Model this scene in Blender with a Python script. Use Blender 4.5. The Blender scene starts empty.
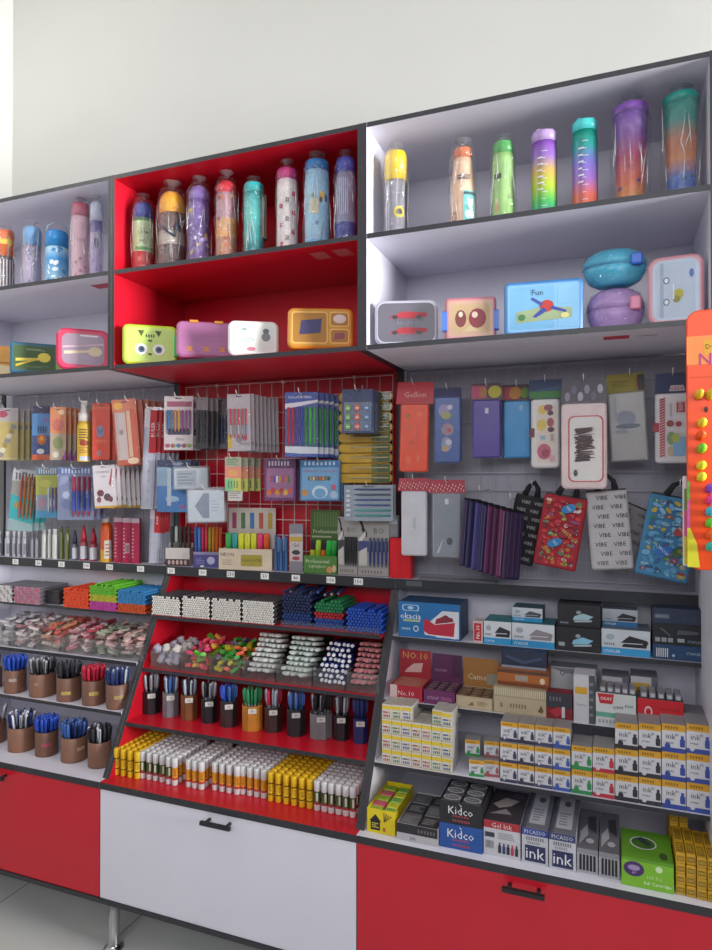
import bpy, math, random
from mathutils import Vector, Matrix
random.seed(7)
SC = bpy.context.scene
COL = SC.collection
PI = math.pi
# ---------------------------------------------------------------- camera model (photo 712x950)
F, YAW, PITCH, CZ = 669.686, .3729, .0101, 1.75
def ray(px, py):
    X = (px-356)/F; U = -(py-475)/F
    c, s = math.cos(PITCH), math.sin(PITCH)
    d = c-U*s; u = s+U*c
    return (-math.sin(YAW)*d+math.cos(YAW)*X, math.cos(YAW)*d+math.sin(YAW)*X, u)
def Xp(px, Y):
    r = ray(px, 480); return r[0]*Y/r[1]
def Zp(px, py, Y):
    r = ray(px, py); return CZ+r[2]*Y/r[1]
def facing(x, y): return math.atan2(-x, y)
# ---------------------------------------------------------------- materials
def lin(c): return c/12.92 if c <= .04045 else ((c+.055)/1.055)**2.4
def hexc(h):
    h = h.lstrip('#'); return tuple(lin(int(h[i:i+2], 16)/255) for i in (0, 2, 4))+(1,)
_M = {}
def mat(h, rough=.5, metal=0., var=.06, scale=18., emit=0):
    k = (h, rough, metal, var, scale)
    if k in _M: return _M[k]
    m = bpy.data.materials.new('mat_'+h.lstrip('#')); m.use_nodes = True
    nt = m.node_tree; b = nt.nodes['Principled BSDF']
    b.inputs['Roughness'].default_value = rough; b.inputs['Metallic'].default_value = metal
    c = hexc(h)
    tc = nt.nodes.new('ShaderNodeTexCoord'); nz = nt.nodes.new('ShaderNodeTexNoise')
    nz.inputs['Scale'].default_value = scale; nz.inputs['Detail'].default_value = 3
    rp = nt.nodes.new('ShaderNodeValToRGB')
    rp.color_ramp.elements[0].position = .3; rp.color_ramp.elements[1].position = .7
    rp.color_ramp.elements[0].color = tuple(x*(1-var) for x in c[:3])+(1,)
    rp.color_ramp.elements[1].color = tuple(min(1, x*(1+var)) for x in c[:3])+(1,)
    nt.links.new(tc.outputs['Object'], nz.inputs['Vector']); nt.links.new(nz.outputs['Fac'], rp.inputs['Fac'])
    nt.links.new(rp.outputs['Color'], b.inputs['Base Color'])
    _M[k] = m; return m
def ramp(cols, rough=.3, key=None):
    """colour changing with the height of the part (printed / dyed gradient)"""
    k = ('r',)+tuple(cols)
    if k in _M: return _M[k]
    m = bpy.data.materials.new('gradient'); m.use_nodes = True; nt = m.node_tree; b = nt.nodes['Principled BSDF']
    b.inputs['Roughness'].default_value = rough
    tc = nt.nodes.new('ShaderNodeTexCoord'); sp = nt.nodes.new('ShaderNodeSeparateXYZ'); rp = nt.nodes.new('ShaderNodeValToRGB')
    e = rp.color_ramp.elements
    while len(e) < len(cols): e.new(.5)
    for i, c in enumerate(cols): e[i].position = i/(len(cols)-1); e[i].color = hexc(c)
    nt.links.new(tc.outputs['Generated'], sp.inputs[0]); nt.links.new(sp.outputs['Z'], rp.inputs['Fac']); nt.links.new(rp.outputs['Color'], b.inputs['Base Color'])
    _M[k] = m; return m
def film(tint='#ffffff', gloss=.05, haze=.008, rough=.05, bump=1., scale=40):
    k = ('f', tint, gloss, haze, rough, bump, scale)
    if k in _M: return _M[k]
    m = bpy.data.materials.new('clear_film'); m.use_nodes = True; nt = m.node_tree; nt.nodes.clear()
    out = nt.nodes.new('ShaderNodeOutputMaterial'); tr = nt.nodes.new('ShaderNodeBsdfTransparent'); gl = nt.nodes.new('ShaderNodeBsdfGlossy')
    df = nt.nodes.new('ShaderNodeBsdfDiffuse'); m1 = nt.nodes.new('ShaderNodeMixShader'); m2 = nt.nodes.new('ShaderNodeMixShader')
    lw = nt.nodes.new('ShaderNodeLayerWeight'); lw.inputs['Blend'].default_value = .25
    ma = nt.nodes.new('ShaderNodeMath'); ma.operation = 'MULTIPLY_ADD'; ma.inputs[1].default_value = .4; ma.inputs[2].default_value = gloss
    tc = nt.nodes.new('ShaderNodeTexCoord'); nz = nt.nodes.new('ShaderNodeTexNoise'); nz.inputs['Scale'].default_value = scale; nz.inputs['Detail'].default_value = 4; nz.inputs['Distortion'].default_value = 1.2
    bp = nt.nodes.new('ShaderNodeBump'); bp.inputs['Strength'].default_value = bump; bp.inputs['Distance'].default_value = .02
    tr.inputs[0].default_value = hexc(tint); gl.inputs['Roughness'].default_value = rough; df.inputs[0].default_value = (.8, .8, .85, 1)
    L = nt.links.new
    L(tc.outputs['Object'], nz.inputs['Vector']); L(nz.outputs['Fac'], bp.inputs['Height']); L(bp.outputs[0], gl.inputs['Normal']); L(bp.outputs[0], lw.inputs['Normal'])
    L(lw.outputs['Facing'], ma.inputs[0]); m1.inputs[0].default_value = haze
    L(tr.outputs[0], m1.inputs[1]); L(df.outputs[0], m1.inputs[2]); L(ma.outputs[0], m2.inputs[0]); L(m1.outputs[0], m2.inputs[1]); L(gl.outputs[0], m2.inputs[2]); L(m2.outputs[0], out.inputs[0])
    _M[k] = m; return m
WHITE_LAM = mat('#dedce8', .38, var=.02, scale=5); RED_LAM = mat('#c8182c', .3, var=.03, scale=5); BLACK = mat('#2e2f35', .4, var=.1)
FILM = film(); CLEAR = film(gloss=.03, haze=.012, rough=.06, bump=.02); CREASE_GLINT = film(gloss=.35, haze=.38, rough=.12, bump=.2); SLEEVE = film(gloss=.012, haze=.006, rough=.08, bump=.6); FROST = film('#eef2f6', .07, .14, .3, .2)
CHROME = mat('#c9c9cc', .18, 1.); WIRE = mat('#dcd6d8', .35, .2); BLK = mat('#1c1c20', .35); WHT = mat('#f2f1ee', .5); STEEL = mat('#a9abb0', .3, .7)
# ---------------------------------------------------------------- mesh builder
_TXT = {}
def text_mesh(s):
    if s not in _TXT:
        cu = bpy.data.curves.new('t', 'FONT'); cu.body = s; cu.resolution_u = 1; cu.align_x = 'CENTER'; cu.align_y = 'CENTER'
        ob = bpy.data.objects.new('t', cu); me = ob.to_mesh()
        v = [(a.co.x, a.co.y) for a in me.vertices]; f = [tuple(p.vertices) for p in me.polygons]
        ob.to_mesh_clear(); bpy.data.objects.remove(ob); bpy.data.curves.remove(cu)
        xs = [a[0] for a in v] or [0, 1]; ys = [a[1] for a in v] or [0, 1]
        cx, cy = (min(xs)+max(xs))/2, (min(ys)+max(ys))/2
        _TXT[s] = ([(a-cx, b-cy) for a, b in v], f, max(xs)-min(xs), max(ys)-min(ys))
    return _TXT[s]
class MB:
    def __init__(s): s.v = []; s.f = []; s.m = []; s.s = []; s.mats = []; s.T = None
    def mi(s, m):
        if m not in s.mats: s.mats.append(m)
        return s.mats.index(m)
    def add(s, vs, fs, m, smooth=False):
        b = len(s.v)
        if s.T is not None: vs = [tuple(s.T @ Vector(v)) for v in vs]
        s.v.extend(vs); i = s.mi(m)
        for f in fs: s.f.append(tuple(b+k for k in f)); s.m.append(i); s.s.append(smooth)
    def box(s, x0, x1, y0, y1, z0, z1, m, front=None, top=None, bottom=None, left=None, right=None, back=None):
        vs = [(x0, y0, z0), (x1, y0, z0), (x1, y1, z0), (x0, y1, z0), (x0, y0, z1), (x1, y0, z1), (x1, y1, z1), (x0, y1, z1)]
        b = len(s.v)
        if s.T is not None: vs = [tuple(s.T @ Vector(v)) for v in vs]
        s.v.extend(vs)
        for f, mm in (((0, 3, 2, 1), bottom), ((4, 5, 6, 7), top), ((0, 1, 5, 4), front), ((2, 3, 7, 6), back), ((1, 2, 6, 5), right), ((3, 0, 4, 7), left)):
            s.f.append(tuple(b+k for k in f)); s.m.append(s.mi(mm or m)); s.s.append(False)
    def bbox(s, x0, x1, y0, y1, z0, z1, m, r=.002):
        """box with chamfered vertical edges and softened top/bottom"""
        def ring(i, z): return [(x0+i+r, y0+i, z), (x1-i-r, y0+i, z), (x1-i, y0+i+r, z), (x1-i, y1-i-r, z), (x1-i-r, y1-i, z), (x0+i+r, y1-i, z), (x0+i, y1-i-r, z), (x0+i, y0+i+r, z)]
        s.loft([ring(r*.7, z0), ring(0, z0+r), ring(0, z1-r), ring(r*.7, z1)], m)
    def loft(s, rings, m, smooth=False, cap0=True, cap1=True, mats=None):
        n = len(rings[0]); vs = [p for r in rings for p in r]; b = len(s.v)
        if s.T is not None: vs = [tuple(s.T @ Vector(v)) for v in vs]
        s.v.extend(vs)
        for k in range(len(rings)-1):
            i = s.mi(mats[k] if mats else m)
            for j in range(n):
                s.f.append((b+k*n+j, b+k*n+(j+1) % n, b+(k+1)*n+(j+1) % n, b+(k+1)*n+j)); s.m.append(i); s.s.append(smooth)
        if cap0: s.f.append(tuple(b+j for j in reversed(range(n)))); s.m.append(s.mi(mats[0] if mats else m)); s.s.append(False)
        if cap1: s.f.append(tuple(b+(len(rings)-1)*n+j for j in range(n))); s.m.append(s.mi(mats[-1] if mats else m)); s.s.append(False)
    def lathe(s, prof, m=None, n=20, c=(0, 0), smooth=True, cap0=True, cap1=True, wob=0, sx=1, sy=1, rot=0):
        """prof: list of (r, z[, material of the band up to the next point])"""
        rings = []; ms = []
        for p in prof:
            rings.append([(c[0]+sx*(p[0]*(1+(random.uniform(-wob, wob) if wob else 0)))*math.cos(rot+2*PI*j/n), c[1]+sy*p[0]*(1+(random.uniform(-wob, wob) if wob else 0))*math.sin(rot+2*PI*j/n), p[1]) for j in range(n)])
            ms.append(p[2] if len(p) > 2 else m)
        s.loft(rings, m, smooth, cap0, cap1, ms[:-1] if len(ms) > 1 else ms)
    def tube(s, pts, r, m, n=6):
        rings = []
        for i, p in enumerate(pts):
            a = Vector(pts[max(0, i-1)]); b = Vector(pts[min(len(pts)-1, i+1)]); t = (b-a).normalized()
            u = t.cross(Vector((0, 0, 1))); u = u.normalized() if u.length > 1e-3 else Vector((1, 0, 0)); w = u.cross(t)
            rr = r[i] if isinstance(r, (list, tuple)) else r
            rings.append([tuple(Vector(p)+rr*(math.cos(2*PI*k/n)*u+math.sin(2*PI*k/n)*w)) for k in range(n)])
        s.loft(rings, m, True)
    def rr(s, w, h, r, ys, m, n=5, mats=None, cz=None, cx=0, smooth=False):
        """rounded rectangle standing on z=0 in the xz plane, lofted along y: ys = [(y, inset)]"""
        cz = h/2 if cz is None else cz
        rings = []
        for y, i in ys:
            W, H, R = w/2-i, h/2-i, max(.0008, r-i); ring = []
            for (sx, sz, a0) in ((1, -1, -PI/2), (1, 1, 0), (-1, 1, PI/2), (-1, -1, PI)):
                for k in range(n+1):
                    a = a0+PI/2*k/n; ring.append((cx+sx*(W-R)+R*math.cos(a), y, cz+sz*(H-R)+R*math.sin(a)))
            rings.append(ring)
        s.loft(rings, m, smooth, mats=mats)
    def build(s, name, parent=None, loc=(0, 0, 0), rz=0, rx=0, ry=0):
        me = bpy.data.meshes.new(name); me.from_pydata(s.v, [], s.f)
        for m in s.mats: me.materials.append(m)
        me.polygons.foreach_set('material_index', s.m); me.polygons.foreach_set('use_smooth', s.s); me.update()
        o = bpy.data.objects.new(name, me); COL.objects.link(o); o.location = loc; o.rotation_euler = (rx, ry, rz)
        if parent: o.parent = parent
        return o
def clip(poly, a, sgn):
    out = []
    for i in range(len(poly)):
        p, q = poly[i-1], poly[i]; dp, dq = (p[0]-a)*sgn, (q[0]-a)*sgn
        if (dp >= 0) != (dq >= 0): t = dp/(dp-dq); out.append((a, p[1]+(q[1]-p[1])*t))
        if dq >= 0: out.append(q)
    return out
class Dec:
    """2-D printing on a surface: fn(a, b, lift) -> point; a in [0,w], b in [0,h]; shapes given in fractions"""
    def __init__(s, mb, fn, w, h, step=.00015, slab=0): s.mb = mb; s.fn = fn; s.w = w; s.h = h; s.k = 1; s.st = step; s.slab = slab; s.base = .0002
    def put(s, pts, m, fs=None):
        l = s.k*s.st+s.base; s.k += 1
        fs = fs or [tuple(range(len(pts)))]
        if s.slab:
            P, Q = [], []
            for f in fs:
                poly = [pts[i] for i in f]; a0 = min(p[0] for p in poly); a1 = max(p[0] for p in poly); n = max(1, math.ceil((a1-a0)/s.slab))
                for i in range(n):
                    q = clip(clip(poly, a0+(a1-a0)*i/n, 1), a0+(a1-a0)*(i+1)/n, -1)
                    if len(q) > 2: Q.append(tuple(range(len(P), len(P)+len(q)))); P += q
            pts, fs = P, Q
        s.mb.add([s.fn(a, b, l) for a, b in pts], fs, m)
        return s
    def rect(s, u0, v0, u1, v1, m, n=1):
        pts = []; fs = []
        for i in range(n+1):
            a = (u0+(u1-u0)*i/n)*s.w; pts += [(a, v0*s.h), (a, v1*s.h)]
            if i: fs.append((2*i-2, 2*i, 2*i+1, 2*i-1))
        return s.put(pts, m, fs)
    def ell(s, u, v, ru, rv, m, n=12, rot=0):
        c, q = math.cos(rot), math.sin(rot); A, B = ru*s.w, rv*s.h
        return s.put([(u*s.w+A*math.cos(2*PI*k/n)*c-B*math.sin(2*PI*k/n)*q, v*s.h+A*math.cos(2*PI*k/n)*q+B*math.sin(2*PI*k/n)*c) for k in range(n)], m)
    def poly(s, pts, m): return s.put([(a*s.w, b*s.h) for a, b in pts], m)
    def rr(s, u0, v0, u1, v1, r, m, n=4):
        x0, x1, y0, y1 = u0*s.w, u1*s.w, v0*s.h, v1*s.h; pts = []
        for cx, cy, a0 in ((x1-r, y0+r, -PI/2), (x1-r, y1-r, 0), (x0+r, y1-r, PI/2), (x0+r, y0+r, PI)):
            for k in range(n+1): pts.append((cx+r*math.cos(a0+PI/2*k/n), cy+r*math.sin(a0+PI/2*k/n)))
        return s.put(pts, m)
    def text(s, t, u, v, hf, m, maxw=.9, rot=0, sq=1.):
        V, Fc, tw, th = text_mesh(t); k = hf*s.h/th; kx = k*sq
        if tw*kx > maxw*(s.w if abs(math.sin(rot)) < .7 else s.h):
            q = maxw*(s.w if abs(math.sin(rot)) < .7 else s.h)/(tw*kx); kx *= q; k *= max(q, .6) if q > .3 else q
        c, sn = math.cos(rot), math.sin(rot)
        l = s.k*s.st+s.base; s.k += 1
        s.mb.add([s.fn(u*s.w+x*kx*c-y*k*sn, v*s.h+x*kx*sn+y*k*c, l) for x, y in V], Fc, m)
        return s
    def bars(s, u0, v0, u1, v1, n, m, fill=.5, vert=True):
        """a row of short printed bars (small print, barcodes)"""
        pts = []; fs = []
        for i in range(n):
            t0, t1 = (i+.5-fill/2)/n, (i+.5+fill/2)/n; b = len(pts)
            if vert: a0, a1, b0, b1 = u0+(u1-u0)*t0, u0+(u1-u0)*t1, v0, v1
            else: a0, a1, b0, b1 = u0, u0+(u1-u0)*random.uniform(.6, 1), v0+(v1-v0)*t0, v0+(v1-v0)*t1
            pts += [(a0*s.w, b0*s.h), (a1*s.w, b0*s.h), (a1*s.w, b1*s.h), (a0*s.w, b1*s.h)]; fs.append((b, b+1, b+2, b+3))
        return s.put(pts, m, fs)
def front(mb, w, h, y=0, x=0, z=0): return Dec(mb, lambda a, b, l: (x-w/2+a, y-l, z+b), w, h)
def top(mb, w, d, z, y=0, x=0): return Dec(mb, lambda a, b, l: (x-w/2+a, y+b, z+l), w, d)
def rside(mb, d, h, x, y=0, z=0): return Dec(mb, lambda a, b, l: (x+l, y+a, z+b), d, h)
def curved(mb, r, h, z=0, half=1.2):
    """front half of a cylinder, w = arc length 2*half*r"""
    return Dec(mb, lambda a, b, l: ((r+l)*math.sin(a/r-half), -(r+l)*math.cos(a/r-half), z+b), 2*half*r, h, slab=.13*r)
# ---------------------------------------------------------------- things
def tag(o, label, cat, group=None, kind=None):
    o['label'] = label; o['category'] = cat
    if group: o['group'] = group
    if kind: o['kind'] = kind
    return o
def thing(name, label, cat, loc=(0, 0, 0), rz=0, group=None, rx=0, ry=0):
    o = bpy.data.objects.new(name, None); o.empty_display_size = .02; COL.objects.link(o)
    o.location = loc; o.rotation_euler = (rx, ry, rz)
    return tag(o, label, cat, group)
def solo(mb, name, label, cat, loc=(0, 0, 0), rz=0, group=None, rx=0, ry=0):
    return tag(mb.build(name, None, loc, rz, rx, ry), label, cat, group)
def dup(root, loc, rz=None, label=None, group=None, rx=None, ry=None):
    r = root.copy(); COL.objects.link(r); r.location = loc
    e = root.rotation_euler; r.rotation_euler = (e[0] if rx is None else rx, e[1] if ry is None else ry, e[2] if rz is None else rz)
    if label: r['label'] = label
    if group: r['group'] = group
    for ch in list(root.children):
        c = ch.copy(); COL.objects.link(c); c.parent = r
        for g in ch.children:
            d = g.copy(); COL.objects.link(d); d.parent = c
    return r
def struct(mb, name):
    o = mb.build(name); o['kind'] = 'structure'; return o
ORD = 'first second third fourth fifth sixth seventh eighth ninth tenth eleventh twelfth thirteenth fourteenth fifteenth sixteenth'.split()
def orient(o, d):
    """point a copy's local z axis along d"""
    o.rotation_euler = Vector(d).to_track_quat('Z', 'Y').to_euler()
# ================================================================ ROOM
BACK = 2.44
mb = MB(); mb.box(-2.80, 5.0, 2.465, 2.6, 0, 4.4, mat('#c8c8c4', .8, var=.03, scale=1.5)); struct(mb, 'wall_back')
mb = MB(); mb.box(-2.95, -2.80, -4, 2.6, 0, 4.4, mat('#c8c8c4', .8, var=.03, scale=1.5)); struct(mb, 'wall_left')
mb = MB(); mb.box(-2.95, 5.0, -4, 2.6, 4.4, 4.5, mat('#e9e8e4', .9)); struct(mb, 'ceiling')
def tile_mat():
    m = bpy.data.materials.new('floor_tiles'); m.use_nodes = True; nt = m.node_tree; b = nt.nodes['Principled BSDF']; b.inputs['Roughness'].default_value = .25
    tc = nt.nodes.new('ShaderNodeTexCoord'); br = nt.nodes.new('ShaderNodeTexBrick'); nz = nt.nodes.new('ShaderNodeTexNoise'); mx = nt.nodes.new('ShaderNodeMixRGB')
    br.offset = 0; br.inputs['Scale'].default_value = 1; br.inputs['Mortar Size'].default_value = .004; br.inputs['Brick Width'].default_value = .6; br.inputs['Row Height'].default_value = .6
    br.inputs['Color1'].default_value = hexc('#ecece9'); br.inputs['Color2'].default_value = hexc('#e8e9e7'); br.inputs['Mortar'].default_value = hexc('#b5b5b3')
    nz.inputs['Scale'].default_value = 4; mx.blend_type = 'MULTIPLY'; mx.inputs[0].default_value = .15
    nt.links.new(tc.outputs['Object'], br.inputs['Vector']); nt.links.new(tc.outputs['Object'], nz.inputs['Vector'])
    nt.links.new(br.outputs['Color'], mx.inputs[1]); nt.links.new(nz.outputs['Color'], mx.inputs[2]); nt.links.new(mx.outputs[0], b.inputs['Base Color'])
    return m
mb = MB(); mb.box(-2.95, 5.0, -4, 2.6, -.1, 0, tile_mat()); struct(mb, 'floor')
# ================================================================ SHELVING
BAYS = {'left': (-2.762, -1.785, WHITE_LAM, RED_LAM, 'left'), 'centre': (-1.754, -.777, RED_LAM, WHITE_LAM, 'centre'), 'right': (-.746, .232, WHITE_LAM, RED_LAM, 'right')}
PT = .0152
def ysl(z): return 1.98+(z-.65)*.507         # front line of the raked side panels
Z_MID, Z_BOT, Z_TOP, Z_LEDGE, Z_DECK = 2.544, 2.187, 2.886, 1.396, .652
SHZ = {'left': (1.209, 1.030, .860), 'centre': (1.212, 1.016, .833), 'right': (1.205, 1.012, .834)}
ULAB = {'left': 'white wall-hung two-tier shelf box in the left corner of the shop', 'centre': 'red-lined wall-hung two-tier shelf box between the two white ones', 'right': 'white wall-hung two-tier shelf box right of the red-lined one'}
LLAB = {'left': 'raked floor display unit with white shelves and red drawer in the left corner', 'centre': 'raked floor display unit with red shelves and white drawer front', 'right': 'raked floor display unit with white shelves and red drawer right of the white drawer'}
UNIT = {}
for bay, (xl, xr, lam, drw, nm) in BAYS.items():
    w = xr-xl; xc = (xl+xr)/2
    t = thing('overhead_shelf_unit', ULAB[bay], 'shelf unit', (xc, 2.0, Z_BOT-.016), group='overhead shelf boxes'); UNIT['u'+bay] = t
    h = w/2; z0 = 0; zt = Z_TOP+.016-(Z_BOT-.016); D = BACK-2.0
    for a, b in ((-h-PT, -h), (h, h+PT)):
        m = MB(); m.box(a, b, 0, D, z0, zt, lam, front=BLACK, bottom=BLACK); m.build('side_panel', t)
    m = MB(); m.box(-h, h, .001, D, zt-.016, zt, lam, front=BLACK, top=BLACK); m.build('top_panel', t)
    for zz in (Z_MID, Z_BOT):
        q = zz-(Z_BOT-.016); m = MB(); m.box(-h, h, .001, D, q-.016, q, lam, front=BLACK); sh = m.build('shelf', t)
        zu = q-.0168
        if bay == 'left' and zz == Z_MID:
            m = MB(); m.box(h-.16, h-.06, .08, .13, zu, zu+.0006, mat('#b8324a')); m.build('sticker', sh)
        if bay == 'centre' and zz == Z_MID:
            for k in (0, 1):
                m = MB(); m.box(h-.20+k*.085, h-.145+k*.085, .06, .13, zu, zu+.0006, mat('#c96e72')); m.build('sticker', sh)
        if bay == 'right' and zz == Z_BOT:
            m = MB(); m.box(h-.27, h-.20, .07, .115, zu, zu+.0006, mat('#c32d3f')); m.build('sticker', sh); m = MB(); m.box(h-.175, h-.125, .09, .097, zu, zu+.0006, mat('#8d8590')); m.build('sticker', sh)
    m = MB(); m.box(-h-PT, h+PT, D, D+.01, z0, zt, lam); m.build('back_panel', t)
    # ---- lower display
    t = thing('floor_display_unit', LLAB[bay], 'display unit', (xc, 1.948, 0), group='raked floor display units'); UNIT['l'+bay] = t
    o = -1.948
    prof = [(1.968+o, .215), (BACK+o, .215), (BACK+o, 1.396), (2.345+o, 1.396), (2.345+o, 1.36), (ysl(.652)+o, .652), (1.968+o, .630)]
    full = [(1.968+o, .215), (BACK+o, .215), (BACK+o, Z_BOT-.0175), (1.968+o, Z_BOT-.0175)]
    prof0 = prof
    for a, b in ((-h-PT, -h), (h, h+PT)):
        prof = full if (bay == 'right' and a > 0) else prof0; m = MB(); n = len(prof)
        m.add([(a, y, z) for y, z in prof]+[(b, y, z) for y, z in prof], [tuple(range(n)), tuple(range(2*n-1, n-1, -1))], lam)
        m.add([(a, y, z) for y, z in prof]+[(b, y, z) for y, z in prof], [(k, n+k, n+(k+1) % n, (k+1) % n) for k in range(n)], BLACK)
        m.build('side_panel', t)
        if prof is full: continue
        m = MB(); zz1 = Z_BOT-.018; m.box(a, b, BACK-.035+o, BACK+o, 1.397, zz1, lam, front=BLACK); m.build('upright', t)
    m = MB(); m.box(-h-PT, h+PT, BACK+o, BACK+.01+o, .215, 1.36, lam); m.build('back_panel', t)
    m = MB(); m.box(-h-PT, h+PT, BACK+o, BACK+.01+o, 1.3602, Z_BOT-.018, lam if bay == 'centre' else mat('#a9a6b2', .45, var=.02)); m.build('hanging_board', t)  # left and right boards: shade under the overhang put into a greyer colour
    m = MB(); m.box(-h-PT, h+PT, 2.338+o, BACK-.037+o, 1.358, Z_LEDGE, WHITE_LAM, front=BLACK, bottom=lam); m.build('ledge', t)
    for k, zz in enumerate(SHZ[bay]):
        yf = ysl(zz)-.004+o
        if bay == 'centre' and k == 0: yf = 2.222+o
        m = MB(); m.box(-h+.0005, h-.0005, yf, BACK-.0005+o, zz-.014, zz, lam, front=BLACK, bottom=lam); m.build('shelf', t)
    m = MB(); m.box(-h-PT, h+PT, 0, BACK+o, .628, Z_DECK, lam, front=BLACK); m.build('base_top', t)
    m = MB(); m.box(-h-PT, h+PT, 0, BACK+o, .214, .231, BLACK); m.build('base_panel', t)
    m = MB(); m.box(-h-PT+.0018, h+PT-.0018, .004, .02, .2325, .6265, drw); dr = m.build('drawer', t); dr['label'] = 'red drawer front' if drw is RED_LAM else 'white drawer front'
    m = MB(); zc = .602
    m.box(-.058, .058, -.032, -.02, zc-.007, zc+.005, BLK)
    for s in (-.04, .04): m.tube([(s, .004, zc), (s, -.024, zc)], .006, BLK, 8)
    hx = {'left': .0, 'centre': .008, 'right': .006}[bay]
    m.build('handle', dr, (hx, 0, 0))
    legs = {'left': [(-h+.04, .08), (-h+.04, .43)], 'centre': [(-h-PT+.0, .079), (-h-PT, .43), (h+PT, .079), (h+PT, .43)], 'right': [(h-.04, .08), (h-.04, .43)]}[bay]
    for lx, ly in legs:
        m = MB(); m.lathe([(.036, 0), (.036, .006), (.026, .012), (.021, .02), (.021, .205), (.03, .207), (.03, .2138)], CHROME, 20, (lx, ly)); m.build('leg', t)
# price tags along the ledge band (stuck on: parts of the unit)
for px, s in ((16, '20'), (39, '50'), (62, '25'), (87, '100'), (110, '200'), (141, '50'), (171.5, '20'), (203, '50'), (231, '250'), (265, '50'), (296, '80'), (331, '100'), (358.5, '150')):
    x = Xp(px, 2.338); bay = 'left' if x < -1.77 else 'centre'
    t = UNIT['l'+bay]; m = MB(); m.box(-.018, .018, -.0008, 0, -.012, .012, WHT); front(m, .036, .024, -.0008, 0, -.012).text(s, .5, .5, .6, BLK)
    m.build('price_tag', t, (x-t.location.x, 2.3375-1.948, 1.377))
m = MB(); m.box(-.03, .03, -.001, 0, -.008, .01, mat('#5d5f66', .3)); t = UNIT['lright']; m.build('price_tag', t, (Xp(414, 2.338)-t.location.x, 2.3373-1.948, 1.38))
# wire grids on the hanging wall
for bay, (xl, xr, *_r) in BAYS.items():
    w = xr-xl; zt = Zp(300, 381, 2.425); zb = 1.41; m = MB()
    gm = mat('#d8c9cc', .4) if bay == 'centre' else mat('#b5b2c0', .4)
    nx = 18; nz = 12
    for i in range(nx+1): x = -w/2+.02+(w-.04)*i/nx; m.box(x-.0011, x+.0011, 0, .0024, zb, zt, gm)
    for j in range(nz+1): z = zb+(zt-zb)*j/nz; m.box(-w/2+.018, w/2-.018, -.003, -.0002, z-.0013, z+.0013, gm)
    for i in (3, 9, 15): x = -w/2+.02+(w-.04)*i/nx; m.lathe([(.0065, -.004), (.0065, .004)], gm, 10, (x, .008)) if False else m.tube([(x, -.006, zt), (x, .012, zt)], .006, gm, 10)
    solo(m, 'wire_grid', {'left': 'grey wire grid on the white back wall in the left corner', 'centre': 'pale wire grid fixed over the red back wall', 'right': 'grey wire grid behind the hanging pencil cases'}[bay], 'wire grid', ((xl+xr)/2, 2.421, 0))
def hook(x, z, yf, what, y0=2.4175):
    """white wire hook from the grid out to y=yf, tip turned up"""
    m = MB(); m.tube([(0, 0, 0), (0, yf-y0, -.004), (0, yf-y0-.012, .004), (0, yf-y0-.018, .016)], .0016, WIRE, 6)
    return solo(m, 'wire_hook', 'wire hook of '+what, 'hook', (x, y0, z))
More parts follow.
